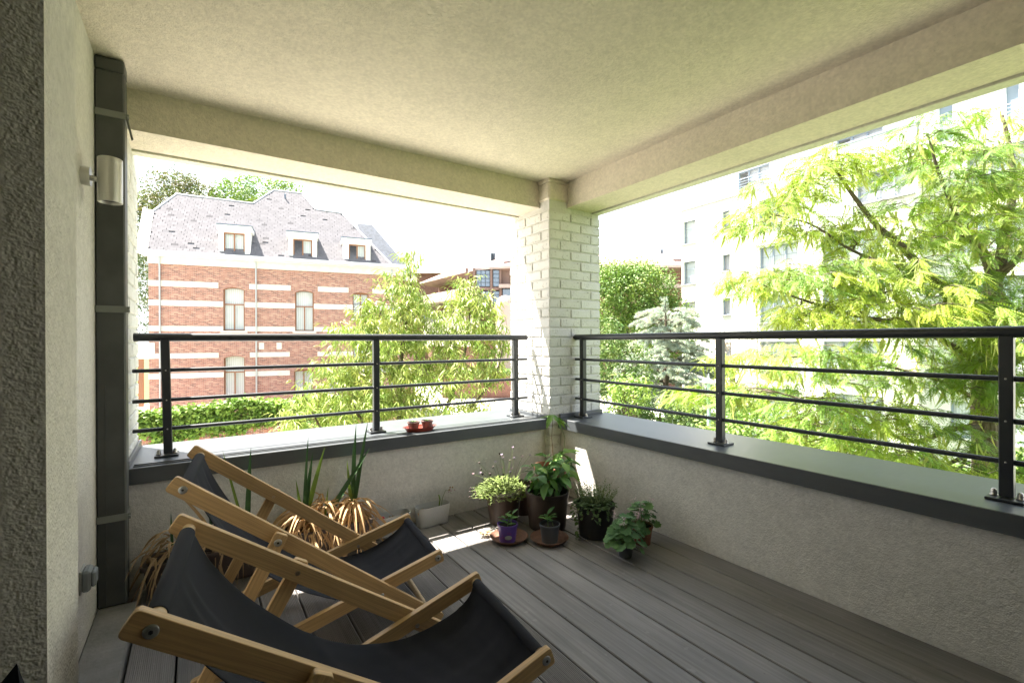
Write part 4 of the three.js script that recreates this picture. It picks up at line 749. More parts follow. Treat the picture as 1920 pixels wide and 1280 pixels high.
  put('roof_back', merge([polygon([P(6.35, 10.3), P(9.3, 6.2), V(10.1, 6.2, -9), back(6.35, 10.3)]), polygon([P(-3.55, 10.55), back(-3.55, 10.55), back(6.35, 10.3), P(6.35, 10.3)]), polygon([P(-4.42, 9.05), P(-4.1, 6.3), V(-4.1, 6.3, -9), back(-4.42, 9.05)]), polygon([P(0.74, 10.4), P(1.91, 11.8), V(1.91, 11.8, -7), V(0.74, 10.4, -7)]), polygon([P(3.75, 11.8), P(4.61, 10.4), V(4.61, 10.4, -7), V(3.75, 11.8, -7)]), polygon([P(1.91, 11.8), P(3.75, 11.8), V(3.75, 11.8, -7), V(1.91, 11.8, -7)]), polygon([P(-4.42, 9.05), P(-3.55, 10.55), back(-3.55, 10.55), back(-4.42, 9.05)])]), slateShaded, t);
  // lead-clad verge at the left-hand gable
  put('gable_verge', merge([polygon([P(-4.86, 9.16), P(-4.5, 6.3), P(-4.05, 6.3), P(-4.40, 9.06)]), tube([P(-4.88, 9.2), P(-4.52, 6.3)], 0.07, 6)]).translate(0, 0.03, 0.03), M.stone, t);
  put('gable_lead', polygon([P(-4.78, 9.0), P(-4.44, 6.32), P(-4.30, 6.32), P(-4.62, 9.02)]).translate(0, 0.07, 0.07), M.lead, t);
  // rear wing roof seen past the right-hand end
  put('wing_roof', merge([polygon([V(7.4, 9.9, -4.2), V(8.5, 9.9, -4.2), V(11.2, 5.75, -1.2), V(8.5, 5.75, -1.2)]), polygon([V(8.5, 9.9, -4.2), V(8.5, 9.9, -14), V(11.2, 5.75, -14), V(11.2, 5.75, -1.2)])]), slateShaded, t);
  put('wing_wall', box(9.0, 11.0, GY, 5.75, -14, -1.3), M.redBrick, t); put('wing_cornice', box(9.6, 11.2, 5.45, 5.76, -14, -1.1), M.stone, t);
  put('roof_pipe', tube([P(2.65, 11.2), P(2.65, 11.2).add(V(0, 0.3, 0.15))], 0.05, 7), M.lead, t);
  // dormers
  for (const [a, b, y0, y1, w0, w1, v0, v1, open] of [[-0.75, 0.985, 6.30, 8.12, -0.46, 0.635, 6.43, 7.66, 0], [2.92, 4.66, 6.30, 8.03, 3.25, 4.35, 6.40, 7.58, 0.5], [6.13, 7.92, 6.28, 7.92, 6.51, 7.57, 6.34, 7.5, 0.45]]) {
    const d = put('dormer', new THREE.ExtrudeGeometry((() => { const s = archPath(new THREE.Shape(), a + 0.06, b - 0.06, y0, y1 - 0.34, 0); s.holes.push(archPath(new THREE.Path(), w0, w1, v0, v1, 0)); return s; })(), { depth: 0.12, bevelEnabled: false }).translate(0, 0, 0.02), M.whitePaint, t);
    put('dormer_cheek', merge([box(a + 0.06, a + 0.16, y0, y1 - 0.34, -2.0, 0.02), box(b - 0.16, b - 0.06, y0, y1 - 0.34, -2.0, 0.02)]), M.whitePaint, d);
    put('dormer_roof', cbox(a - 0.04, b + 0.04, y1 - 0.34, y1 - 0.04, -2.2, 0.24, 0.03), M.whitePaint, d);
    put('dormer_lead', box(a - 0.06, b + 0.06, y1 - 0.038, y1, -2.25, 0.26), M.lead, d);
    windowUnit(t, w0, w1, v0, v1, 0, 0.06, { frame: 0.075, open, reveal: 0.06 });
  }
}
// ---------------------------------------------------------------- garden wall with creeper
const leafClump = (n, L, W, rad, R, fold = 0.2) => merge([...Array(n)].map(() => leafGeo(L * (0.7 + R() * 0.6), W * (0.7 + R() * 0.6), fold, 0.3, 1.1, 2).applyMatrix4(place(V((R() - 0.5) * rad, (R() - 0.5) * rad, (R() - 0.5) * rad), R() * 6.283, (R() - 0.6) * 1.4, (R() - 0.5) * 1.6, 1))));
function scatter(name, geo, mat, parent, items, stuff = true) {
  const m = new THREE.InstancedMesh(geo, mat, items.length);
  items.forEach(([mat4, col], i) => { m.setMatrixAt(i, mat4); m.setColorAt(i, col); });
  m.name = name; m.castShadow = m.receiveShadow = true; m.userData.kind = 'stuff';
  parent.add(m);
  return m;
}
const tone = (c, R, k = 0.35) => { const s = 1 - k / 2 + R() * k, w = (R() - 0.5) * 0.14; return C(c[0] * s * (1 + w), c[1] * s, c[2] * s * (1 - w)); };
{
  const R = rng(81), t = thing('garden_wall', 'old brick garden wall topped with green creeper below the brick house', 'wall', [0, 0, -26.2], -0.02);
  put('brickwork', box(-9, 9.5, GY, -2.35, -0.35, 0), M.wallBrick, t);
  put('wall_cap', box(-9.05, 9.55, -2.35, -2.25, -0.40, 0.05), M.wallBrick, t);
  const g = leafClump(9, 0.16, 0.15, 0.34, R), items = [];
  for (let i = 0; i < 2600; i++) { const x = -8 + R() * 17, hump = 0.30 + 0.30 * noise(x * 0.7 + 20, 0.5, 64, 4, 5) + 0.35 * Math.exp(-Math.pow((x - 1.8) / 1.2, 2)), hang = 0.45 + 0.9 * Math.pow(noise(x * 0.9 + 40, 2.5, 64, 4, 9), 2) * (x < 2 ? 1.2 : 0.4); const u = R(); const y = -2.3 + (u < 0.55 ? R() * hump : -R() * hang); const z = u < 0.55 ? (R() - 0.6) * 0.7 : 0.1 + R() * 0.12; items.push([place(V(x, y, z), R() * 6.283, (R() - 0.5) * 1.5, 0, 0.7 + R() * 0.6), tone([0.22, 0.34, 0.055], R, 0.7)]); }
  scatter('creeper', g, leafMat(1, 1, 1, 0.4, 0.6), t, items);
}
// ---------------------------------------------------------------- white apartment block on the right
{
  const t = thing('apartment_block', 'white rendered apartment block with roof terraces behind the feathery tree', 'building', [29.118, 0, -21.418], -1.62141);
  const wb = std({ color: C(0.80, 0.78, 0.74), roughness: 0.9, map: mottle(0.93, 1, 6, 241, [5, 5]) }), panel = std({ color: C(0.62, 0.64, 0.68), roughness: 0.6 }), panelGap = std({ color: C(0.30, 0.31, 0.34), roughness: 0.8 }), fr = std({ color: C(0.22, 0.27, 0.33), roughness: 0.5 }), sillM = std({ color: C(0.30, 0.31, 0.32), roughness: 0.6 }), thin = std({ color: C(0.30, 0.38, 0.46), roughness: 0.5 }), blind = std({ color: C(0.66, 0.66, 0.69), roughness: 0.8, map: texture(8, 128, (u, v) => grey(0.84 + 0.16 * Math.sin(v * 6.283 * 16)), true, [1, 1]) });
  const rows = [8.05, 5.18, 2.31, -0.56, -3.43], holes = [], hB = [];
  for (const y of rows) { holes.push([0.16, 1.17, y, y + 1.6, 0], [3.27, 3.83, y + 0.55, y + 1.62, 0]); }
  for (const y of [5.15, 2.25, -0.6, -3.4]) { hB.push([5.78, 8.08, y, y + 1.7, 0]); hB.push([9.4, 12.2, y, y + 1.7, 0]); hB.push([14.4, 17.2, y, y + 1.7, 0], [19, 22, y, y + 1.7, 0]); }
  hB.push([5.75, 7.9, 8.05, 9.75, 0], [11.05, 13.4, 8.2, 9.7, 0], [15.0, 17.2, 8.2, 9.7, 0]);
  put('wall', wallWithHoles(0, 5.6, GY, 10.45, holes, 0.35), wb, t);
  put('wall', wallWithHoles(5.6, 13.6, GY, 10.2, hB.filter((h) => h[1] < 13.6), 0.35).translate(0, 0, -0.06), wb, t);
  put('wall', wallWithHoles(13.6, 34, GY, 10.6, hB.filter((h) => h[0] > 13.6), 0.35).translate(0, 0, -1.2), wb, t);
  put('end_wall', box(0, 0.35, GY, 10.45, -14, -0.36), wb, t); put('rear_wall', box(0, 34, GY, 10.3, -14.3, -14), wb, t); put('end_wall', box(33.65, 34, GY, 10.3, -14, -1.56), wb, t); put('return_wall', box(13.3, 13.6, GY, 10.2, -1.55, -0.42), wb, t);
  put('roof_deck', merge([box(0.3, 13.6, 10.0, 10.3, -14, -0.4), box(13.6, 34, 10.2, 10.5, -14, -1.6)]), sillM, t);
  holes.forEach(([a, b, c, d]) => { const wide = b - a > 0.8; const w = windowUnit(t, a, b, c, d, 0, -0.14, { cols: 1, frame: 0.055, mat: fr, bars: wide ? [c + 0.5, c + 1.05] : null, curtainMat: wide ? M.curtain : blind }); put('sill', box(a - (wide ? 0.2 : 0.06), b + 0.05, c - 0.07, c, -0.3, 0.10), sillM, w); });
  hB.forEach(([a, b, c, d]) => { const far = a > 13.6, z = far ? -1.34 : -0.2; const w = windowUnit(t, a, b, c, d, 0, z, { cols: 3, frame: 0.07, mat: fr, bars: [c + 0.55, c + 1.1], curtainMat: c > 8 ? blind : M.curtain }); put('sill', box(a - 0.1, b + 0.1, c - 0.08, c, z - 0.1, z + 0.32), sillM, w); });
  put('roof_edge', cbox(-0.06, 5.66, 10.45, 10.55, -0.5, 0.10, 0.01), sillM, t);
  // grey cladding panels, each set apart by a shadow gap
  put('panel_backing', merge([box(8.3, 13.55, 9.95, 11.48, -0.36, -0.07), box(8.4, 10.9, 7.2, 9.9, -0.058, -0.04)]), panelGap, t);
  for (let r = 0; r < 4; r++) for (const [a, b] of [[8.31, 11.75], [11.77, 13.54]]) put('cladding_panel', cbox(a, b, 9.96 + r * 0.385, 9.96 + r * 0.385 + 0.372, -0.3, -0.02, 0.006), panel, t);
  for (let r = 0; r < 5; r++) put('cladding_panel', cbox(8.42, 10.88, 7.22 + r * 0.53, 7.22 + r * 0.53 + 0.515, -0.05, 0.0, 0.006), panel, t);
  put('parapet_cap', cbox(8.2, 13.65, 11.48, 11.58, -0.6, 0.03, 0.01), fr, t);
  for (let r = 0; r < 5; r++) put('cladding_panel', cbox(5.66, 8.25, 6.98 + r * 0.2, 7.17 + r * 0.2, -0.05, 0.02, 0.004), wb, t);
  // set-back top floor
  const tf = put('top_floor', wallWithHoles(2.9, 30, 10.3, 13.4, [[3.35, 5.5, 10.35, 12.5, 0], [9.4, 11.6, 10.35, 12.5, 0], [13.9, 14.4, 10.5, 12.6, 0], [16.2, 16.6, 10.5, 12.6, 0]], 0.3).translate(0, 0, -1.6), std({ color: C(0.74, 0.75, 0.77), roughness: 0.8 }), t);
  put('top_floor_end', box(2.9, 3.2, 10.3, 13.4, -12, -1.9), wb, tf); put('top_floor_rear', box(2.9, 30, 10.3, 13.4, -12.3, -12), wb, tf); put('top_roof', box(2.6, 30.2, 13.4, 13.6, -12.3, -1.2), sillM, tf);
  for (const [a, b] of [[3.35, 5.5], [9.4, 11.6]]) windowUnit(t, a, b, 10.35, 12.5, 0, -1.7, { cols: 3, mat: fr, curtainMat: blind, open: 0.25 });
  for (const [a, b] of [[13.9, 14.4], [16.2, 16.6]]) put('dark_strip', box(a, b, 10.5, 12.6, -1.75, -1.7), fr, t);
  const rail = (pts, y0, n, name) => { const g = []; for (let i = 0; i < pts.length - 1; i++) { const [a, b] = [pts[i], pts[i + 1]]; for (let k = 0; k < n; k++) g.push(tube([V(a[0], y0 + 0.2 + k * 0.165, a[1]), V(b[0], y0 + 0.2 + k * 0.165, b[1])], k === n - 1 ? 0.026 : 0.012, 5)); const L = Math.hypot(b[0] - a[0], b[1] - a[1]), m = Math.max(1, Math.round(L / 1.5)); for (let q = 0; q <= m; q++) { const x = a[0] + (b[0] - a[0]) * q / m, z = a[1] + (b[1] - a[1]) * q / m; g.push(tube([V(x, y0, z), V(x, y0 + 0.2 + (n - 1) * 0.165, z)], 0.02, 5)); } } put(name, merge(g), thin, t); };
  rail([[0.5, -6], [0.5, -0.3], [8.2, -0.3]], 10.5, 6, 'terrace_railing');
  rail([[13.8, -1.3], [33, -1.3]], 10.6, 5, 'terrace_railing');
}
// ---------------------------------------------------------------- brown office building in the distance
{
  const t = thing('brown_building', 'low brown brick building with sweeping eaves beyond the street', 'building', [0, 0, 0]);
  const tileTex = texture(256, 256, (u, v) => { const r = v * 24, f = r - Math.floor(r), a = fbm(u, v, 12, 4, 251); return grey((f < 0.2 ? 0.72 : 0.9) + 0.12 * (a - 0.5)); }, true, [4, 4]);
  const tile = std({ color: C(0.30, 0.205, 0.18), map: tileTex, roughness: 0.9 }), conc = std({ color: C(0.46, 0.37, 0.33), roughness: 0.9, map: mottle(0.85, 1, 6, 255, [3, 3]) }), pane = std({ color: C(0.22, 0.27, 0.32), roughness: 0.06, metalness: 0.5 }), fr = std({ color: C(0.045, 0.06, 0.075), roughness: 0.5 }), pier = std({ color: C(0.24, 0.155, 0.13), roughness: 0.85, map: mottle(0.85, 1, 6, 257, [2, 2]) });
  const EY = 9.9, dep = (y) => (EY - EYE) * F_PX / (638.7 - y), E = [[1320, 55.2], [1180, 55.2], [1060, 55.3], [955, 55.4], [919, 56], [892, 57], [865, 59.5], [840, 62.5], [815, 66], [788, 70]].map(([x, d]) => { const p = pix(x, 638.7, d); p.y = 0; return p; });
  const inset = (k) => E.map((p, i) => { const a = E[Math.max(0, i - 1)], b = E[Math.min(E.length - 1, i + 1)], n = V(-(b.z - a.z), 0, b.x - a.x).normalize(); if (n.dot(fwd) < 0) n.negate(); return p.clone().addScaledVector(n, k); });
  const strip = (A, ya, B, yb) => { const g = []; for (let i = 0; i < A.length - 1; i++) g.push(polygon([V(A[i].x, ya, A[i].z), V(A[i + 1].x, ya, A[i + 1].z), V(B[i + 1].x, yb, B[i + 1].z), V(B[i].x, yb, B[i].z)])); return merge(g); };
  const I1 = inset(1.3), I3 = inset(5.5), IB = inset(11);
  put('roof', merge([strip(E, EY, I3, 12.35), strip(I3, 12.35, IB, 9.6)]), tile, t);
  put('eaves', merge([strip(E, EY - 0.02, I1, EY - 0.5), strip(I1.slice(5), EY - 0.5, inset(3).slice(5), EY - 0.5)]), pier, t);
  put('fascia', strip(inset(-0.06), EY + 0.06, inset(-0.06), EY - 0.2), conc, t);
  put('wall', merge([strip(I1.slice(0, 6), EY - 0.4, I1.slice(0, 6), GY), strip(I1.slice(5), 4.9, I1.slice(5), GY), strip(inset(3).slice(5), EY - 0.4, inset(3).slice(5), 4.8)]), M.brownBrick, t);
  // piers, windows and floor bands on the bay nearest the street
  const bay = (px, d) => { const p = pix(px, 638.7, d); p.y = 0; return p; };
  const quad = (xa, xb, d, y0, y1, off, mat, name, parent) => { const a = bay(xa, d), b = bay(xb, d), n = fwd.clone().setY(0).normalize(); return put(name, merge([polygon([V(a.x, y0, a.z).addScaledVector(n, -off), V(b.x, y0, b.z).addScaledVector(n, -off), V(b.x, y1, b.z).addScaledVector(n, -off), V(a.x, y1, a.z).addScaledVector(n, -off)]), polygon([V(a.x, y1, a.z).addScaledVector(n, -off), V(b.x, y1, b.z).addScaledVector(n, -off), V(b.x, y1, b.z).addScaledVector(n, 0.3), V(a.x, y1, a.z).addScaledVector(n, 0.3)]), polygon([V(a.x, y0, a.z).addScaledVector(n, -off), V(a.x, y1, a.z).addScaledVector(n, -off), V(a.x, y1, a.z).addScaledVector(n, 0.3), V(a.x, y0, a.z).addScaledVector(n, 0.3)]), polygon([V(b.x, y0, b.z).addScaledVector(n, -off), V(b.x, y1, b.z).addScaledVector(n, -off), V(b.x, y1, b.z).addScaledVector(n, 0.3), V(b.x, y0, b.z).addScaledVector(n, 0.3)])]), mat, parent ?? t); };
  const Y = (py, d) => EYE + (638.7 - py) * d / F_PX, D = 56.4;
  for (const [a, b, y0, y1, c, r] of [[894, 919, 537, 507, 3, 4], [925, 936.5, 537, 506, 1, 4], [903, 919, 572, 546, 2, 3], [925, 936.5, 573, 546, 1, 4]]) {
    const w = quad(a, b, D, Y(y0, D), Y(y1, D), 0.05, pane, 'window');
    for (let k = 0; k <= c; k++) { const x = a + (b - a) * k / c; quad(x - 0.6, x + 0.6, D, Y(y0, D), Y(y1, D), 0.12, fr, 'mullion', w); }
    for (let k = 0; k <= r; k++) { const y = y0 + (y1 - y0) * k / r; quad(a, b, D, Y(y + 0.4, D), Y(y - 0.4, D), 0.11, fr, 'glazing_bar', w); }
  }
  for (const x of [876, 889.5, 921.8, 939]) quad(x - 2, x + 2, D, Y(640, D), Y(503, D), 0.35, pier, 'pier');
  for (const y of [541, 577]) quad(889, 940, D, Y(y + 3, D), Y(y - 2.5, D), 0.22, pier, 'floor_band');
  quad(942, 956, D, Y(535, D), Y(505, D), 0.02, pier, 'brick_panel'); quad(943, 958, D, Y(563, D), Y(541, D), 0.02, pane, 'window'); quad(936, 962, D, Y(541, D), Y(534, D), 0.9, conc, 'balcony_slab');
  // round stair column
  const col = pix(948, 638.7, 54.6); put('stair_column', lathe([[1.15, GY], [1.15, 5.4], [0.9, 6.1], [0.4, 6.4], [0, 6.45]], 28).translate(col.x, 0, col.z), conc, t);
  // long balconies of the receding wing
  const wing = E.slice(5), wI = I1.slice(5), wO = inset(0.15).slice(5);
  put('balcony_front', strip(wO, 7.9, wO, 6.75), conc, t); put('balcony_slab', merge([strip(inset(-0.9).slice(5), 6.75, inset(3).slice(5), 6.75), strip(inset(-0.9).slice(5), 6.75, inset(-0.9).slice(5), 6.45), strip(inset(-0.9).slice(5), 6.45, inset(3).slice(5), 6.45)]), conc, t);
  put('balcony_floor', strip(inset(0.15).slice(5), 4.88, inset(3).slice(5), 4.88), conc, t); put('balcony_railing', merge([strip(wO, 5.35, wO, 5.25), strip(wO, 5.0, wO, 4.9)]), fr, t);
  put('lower_front', strip(inset(0.5).slice(5), 4.85, inset(0.5).slice(5), 0.5), std({ color: C(0.66, 0.60, 0.54), roughness: 0.9 }), t);
  for (const [x, d] of [[812, 65.4], [829, 63.0], [798, 67.4]]) quad(x - 4, x + 4, d, Y(603, d), Y(590, d), 0.3, pane, 'window');
  // right-hand part behind the trees: balcony under the eaves
  quad(1232, 1295, 55.6, Y(541, 55.6), Y(534, 55.6), 0.3, conc, 'balcony_slab'); quad(1240, 1256, 55.6, Y(534, 55.6), Y(517, 55.6), 0.25, conc, 'balcony_screen');
  for (const [x, y, d] of [[922, 480, 60], [926, 480, 60], [1241, 473, 61]]) { const p = pix(x, y, d); put('chimney', tube([p.clone().add(V(0, -0.7, 0)), p.clone().add(V(0, 0.35, 0))], [0.16, 0.16], 8), fr, t); }
  for (const [x, y] of [[952, 482], [1272, 481]]) { const p = pix(x, y, 57.6); put('roof_light', box(-0.8, 0.8, -0.04, 0.04, -0.45, 0.45).rotateX(0.5).rotateY(-YAW).translate(p.x, p.y, p.z), M.whitePaint, t); }
}
{ // pavilion roof behind the brown building
  const t = thing('pavilion', 'small pyramid-roofed pavilion behind the end of the brown building', 'building', (() => { const p = pix(800, 638, 84); return [p.x, 0, p.z]; })(), -YAW);
  const y0 = EYE + (638.7 - 516) * 84 / F_PX, y1 = EYE + (638.7 - 499) * 84 / F_PX;
  put('roof', new THREE.ConeGeometry(4.6, y1 - y0, 4).rotateY(Math.PI / 4).translate(0, (y0 + y1) / 2, 0), std({ color: C(0.46, 0.32, 0.28), roughness: 0.9 }), t);
  put('wall', box(-2.6, 2.6, GY, y0, -2.6, 2.6), M.brownBrick, t);
}
{ // low street wall with planting, sign, lamp post
  const p = pix(915, 638.7, 51), R = rng(91);
  const t = thing('street_wall', 'low brown brick retaining wall with a hedge across the pale street', 'wall', [p.x, GY, p.z], -YAW);
  put('brickwork', box(-5, 12, 0, 2.4, -0.4, 0), M.brownBrick, t);
  const g = leafClump(8, 0.16, 0.12, 0.5, R), items = []; for (let i = 0; i < 500; i++) items.push([place(V(-5 + R() * 16, 2.4 + R() * 0.6, -0.9 + R() * 1.0), R() * 6.283, R() - 0.5, 0, 1), tone([0.13, 0.24, 0.05], R, 0.7)]);
  scatter('hedge', g, leafMat(1, 1, 1, 0.35, 0.7), t, items);
  const q = pix(881, 764, 30), s = thing('street_sign', 'small white sign with a red frame at the edge of the street', 'sign', [q.x, GY, q.z], -YAW);
  put('post', tube([V(0, 0, -0.03), V(0, q.y - GY + 0.2, -0.03)], 0.03, 8), M.pipe, s);
  put('panel', box(-0.19, 0.19, q.y - GY - 0.24, q.y - GY + 0.24, -0.01, 0.01), M.whitePaint, s);
  put('frame', merge([box(0.15, 0.20, q.y - GY - 0.25, q.y - GY + 0.25, 0.011, 0.016), box(-0.19, 0.15, q.y - GY - 0.25, q.y - GY - 0.21, 0.011, 0.016)]), std({ color: C(0.55, 0.07, 0.03), roughness: 0.5 }), s);
  const l = pix(1329, 713, 14), L = thing('lamp_post', 'pale green lamp post with a flat round hood below the cedar', 'lamp post', [l.x, GY, l.z]), lm = std({ color: C(0.36, 0.50, 0.46), roughness: 0.4 });
  put('pole', tube([V(0, 0, 0), V(0, l.y - GY - 0.1, 0)], [0.06, 0.045], 12), lm, L);
  put('hood', lathe([[0.03, -0.12], [0.05, -0.08], [0.24, -0.05], [0.24, -0.03], [0.06, 0.02], [0.02, 0.06], [0.012, 0.2], [0, 0.2]], 28).translate(0, l.y - GY, 0), std({ color: C(0.62, 0.66, 0.66), roughness: 0.4 }), L);
}

// ---------------------------------------------------------------- trees
const bark = std({ color: C(0.17, 0.13, 0.09), roughness: 0.95, map: texture(128, 256, (u, v) => grey(0.6 + 0.4 * fbm(u, v, 6, 4, 261, 14)), true, [0.3, 0.8]), bumpMap: texture(128, 256, (u, v) => fbm(u, v, 5, 4, 263, 16), false, [0.3, 0.8]), bumpScale: 0.03 });
const foliage = (t = 0.45) => leafMat(1, 1, 1, t, 0.55);
function wiggle(a, b, n, amp, R, sag = 0) { const o = []; for (let i = 0; i <= n; i++) { const u = i / n, p = a.clone().lerp(b, u); if (i && i < n) p.add(V((R() - 0.5) * amp, (R() - 0.5) * amp + sag * Math.sin(Math.PI * u), (R() - 0.5) * amp)); o.push(p); } return o; }
const taper = (n, a, b) => [...Array(n)].map((_, i) => a + (b - a) * i / (n - 1));

{ // feathery honey locust in front of the white block
  const R = rng(101), base = pix(1850, 850, 7.5); base.y = GY;
  const t = thing('locust_tree', 'feathery yellow-green locust tree with hanging pods before the white block', 'tree', [base.x, GY, base.z]);
  const o = (x, y, d) => pix(x, y, d).sub(t.position), wood = [];
  const limb = (pts, r0, r1) => { const c = new THREE.CatmullRomCurve3(pts).getPoints(pts.length * 4); wood.push(tube(c, taper(c.length, r0, r1), 8)); return c; };
  const trunk = limb([V(0, 0, 0), o(1850, 850, 7.5), o(1845, 740, 7.5), o(1852, 640, 7.45), o(1863, 530, 7.4)], 0.19, 0.115);
  const limbs = [
    limb([o(1863, 535, 7.4), o(1876, 498, 7.4), o(1884, 440, 7.5), o(1900, 360, 7.6), o(1895, 280, 7.7), o(1880, 215, 7.8)], 0.10, 0.02),
    limb([o(1863, 530, 7.4), o(1847, 477, 7.3), o(1829, 455, 7.2), o(1802, 431, 7.0), o(1790, 395, 6.9), o(1760, 320, 6.8), o(1740, 250, 6.8)], 0.07, 0.012),
    limb([o(1870, 520, 7.4), o(1890, 502, 7.3), o(1918, 477, 7.2), o(1960, 440, 7), o(2010, 380, 7)], 0.07, 0.02),
    limb([o(1852, 640, 7.45), o(1822, 600, 7.3), o(1790, 565, 7.2), o(1735, 510, 7.1), o(1689, 459, 7.0), o(1650, 428, 7.0), o(1618, 390, 7.0), o(1578, 335, 7.0), o(1550, 292, 7.0)], 0.085, 0.014),
    limb([o(1735, 510, 7.1), o(1680, 500, 6.9), o(1600, 470, 6.8), o(1520, 420, 6.8), o(1440, 400, 6.8)], 0.035, 0.008),
    limb([o(1848, 690, 7.4), o(1790, 650, 7.0), o(1700, 610, 6.7), o(1600, 590, 6.5), o(1500, 560, 6.4), o(1420, 530, 6.4)], 0.05, 0.008),
    limb([o(1846, 800, 7.5), o(1779, 806, 7.2), o(1720, 828, 7.0), o(1640, 800, 6.7), o(1540, 760, 6.5), o(1440, 730, 6.4)], 0.05, 0.008),
    limb([o(1846, 760, 7.5), o(1780, 720, 7.8), o(1680, 690, 8.2), o(1560, 670, 8.4), o(1420, 670, 8.6)], 0.04, 0.008),
    limb([o(1848, 720, 7.4), o(1890, 690, 6.9), o(1940, 660, 6.5), o(1990, 650, 6.2)], 0.05, 0.015),
    limb([o(1848, 830, 7.4), o(1800, 860, 6.9), o(1740, 880, 6.5), o(1650, 880, 6.2)], 0.04, 0.01),
  ];
  // pinnate frond, about 0.2 m
  const frond = (() => { const g = []; for (let i = 0; i < 9; i++) for (const s of [-1, 1]) { const x = 0.03 + i * 0.02, L = 0.034 * (1 - Math.pow((i - 4) / 7, 2)); g.push(leafGeo(L, 0.0135, 0.05, 0.2, 1, 2).rotateY(-s * 1.15).translate(x, -0.9 * x * x, 0)); } return merge(g); })();
  const items = [], twigs = [], pods = [], pod = blade(V(0, 0, 0), V(0.1, -1, 0.05), 0.22, 0.026, [0.22, 0, 0.05], 0.0, null, null, '', 6);
  const spray = (p, dir, n, len, hue) => { // a twig with fronds to both sides, drooping
    const e = p.clone().addScaledVector(dir, len).add(V(0, -0.25 * len, 0)), c = wiggle(p, e, 3, 0.05, R, 0.06); twigs.push(tube(c, taper(4, 0.006, 0.002), 4));
    const az = Math.atan2(dir.z, dir.x);
    for (let i = 0; i < n; i++) { const u = 0.1 + 0.9 * R(), q = p.clone().lerp(e, u).add(V((R() - 0.5) * 0.05, 0.06 * Math.sin(Math.PI * u) + (R() - 0.5) * 0.04, (R() - 0.5) * 0.05)); items.push([place(q, az + (R() - 0.5) * 2.8, -0.05 - R() * 0.75, (R() - 0.5) * 0.7, 0.75 + R() * 0.6), tone(hue, R, 0.35)]); }
    if (R() < 0.35) for (let k = 0; k < 1 + R() * 3; k++) pods.push([place(p.clone().lerp(e, R()).add(V((R() - 0.5) * 0.1, -0.03, (R() - 0.5) * 0.1)), R() * 6.283, (R() - 0.5) * 0.3, (R() - 0.5) * 0.3, 0.7 + R() * 0.6), tone([0.44, 0.48, 0.14], R, 0.3)]);
  };
  const hues = [[0.34, 0.44, 0.035], [0.28, 0.40, 0.04], [0.40, 0.48, 0.04], [0.20, 0.34, 0.04]];
  // crown as layered clouds of sprays: [photo x, y, half width, half height, depth, number]
  const clouds = [
    [1590, 300, 50, 28, 7.0, 16], [1530, 320, 60, 40, 7.0, 26], [1480, 360, 65, 35, 6.9, 24], [1440, 410, 60, 32, 6.8, 24], [1520, 420, 60, 30, 6.9, 16], [1600, 440, 60, 30, 6.9, 16],
    [1600, 520, 120, 40, 6.7, 50], [1480, 520, 100, 28, 6.4, 34], [1400, 525, 45, 15, 6.4, 8], [1700, 430, 90, 50, 7.0, 40], [1760, 330, 80, 50, 6.8, 40], [1740, 250, 55, 28, 6.8, 20], [1850, 260, 90, 60, 7.6, 44], [1900, 330, 80, 70, 7.5, 44],
    [1820, 400, 100, 60, 7.2, 44], [1900, 440, 60, 60, 7.0, 26], [1720, 520, 100, 45, 6.9, 46], [1840, 560, 90, 50, 6.8, 44], [1620, 580, 120, 34, 6.5, 48], [1500, 590, 70, 18, 6.3, 16], [1740, 600, 110, 36, 6.6, 46], [1880, 610, 70, 50, 6.4, 30],
    [1500, 680, 110, 40, 8.3, 46], [1640, 680, 110, 45, 8.0, 50], [1760, 690, 90, 50, 7.6, 44], [1880, 690, 70, 60, 6.8, 34], [1400, 690, 60, 30, 8.4, 18], [1320, 740, 60, 14, 7.6, 16], [1380, 730, 60, 20, 7.4, 18], [1480, 760, 90, 40, 6.8, 40], [1590, 780, 100, 40, 6.8, 46], [1700, 790, 80, 40, 7.2, 30], [1560, 830, 120, 40, 6.6, 44], [1680, 870, 120, 40, 6.4, 46], [1780, 880, 90, 40, 6.4, 30], [1900, 780, 50, 80, 6.4, 26], [1900, 890, 60, 50, 6.3, 20], [1960, 500, 60, 120, 7, 40], [1960, 760, 60, 120, 6.6, 30],
  ];
  const joints = limbs.flat();
  for (const [x, y, hw, hh, d, n] of clouds) {
    const c = o(x, y, d), near = joints.reduce((a, b) => a.distanceToSquared(c) < b.distanceToSquared(c) ? a : b), k = d / F_PX, hue = pick(hues, R);
    twigs.push(tube(wiggle(near, c, 4, 0.10, R), taper(5, 0.013, 0.005), 5));
    for (let i = 0; i < n * 1.35; i++) {
      const a = R() * 6.283, rr = Math.sqrt(R()), p = c.clone().addScaledVector(rgt, Math.cos(a) * rr * hw * k).addScaledVector(V(fwd.x, 0, fwd.z), Math.sin(a) * rr * Math.max(hw, hh) * k * 1.3).add(V(0, (R() * 2 - 1) * hh * k * 0.9, 0));
      const dir = p.clone().sub(near).setY(0); if (dir.lengthSq() < 1e-4) dir.set(1, 0, 0); dir.normalize().applyAxisAngle(V(0, 1, 0), (R() - 0.5) * 1.8);
      spray(p.addScaledVector(dir, -0.15), dir, 14, 0.30 + R() * 0.2, R() < 0.75 ? hue : pick(hues, R));
    }
  }
  put('trunk', merge(wood), bark, t);
  put('twigs', merge(twigs), bark, t);
  scatter('crown', frond, foliage(0.5), t, items);
  scatter('pods', pod, leafMat(1, 1, 1, 0.3, 0.6), t, pods);
}
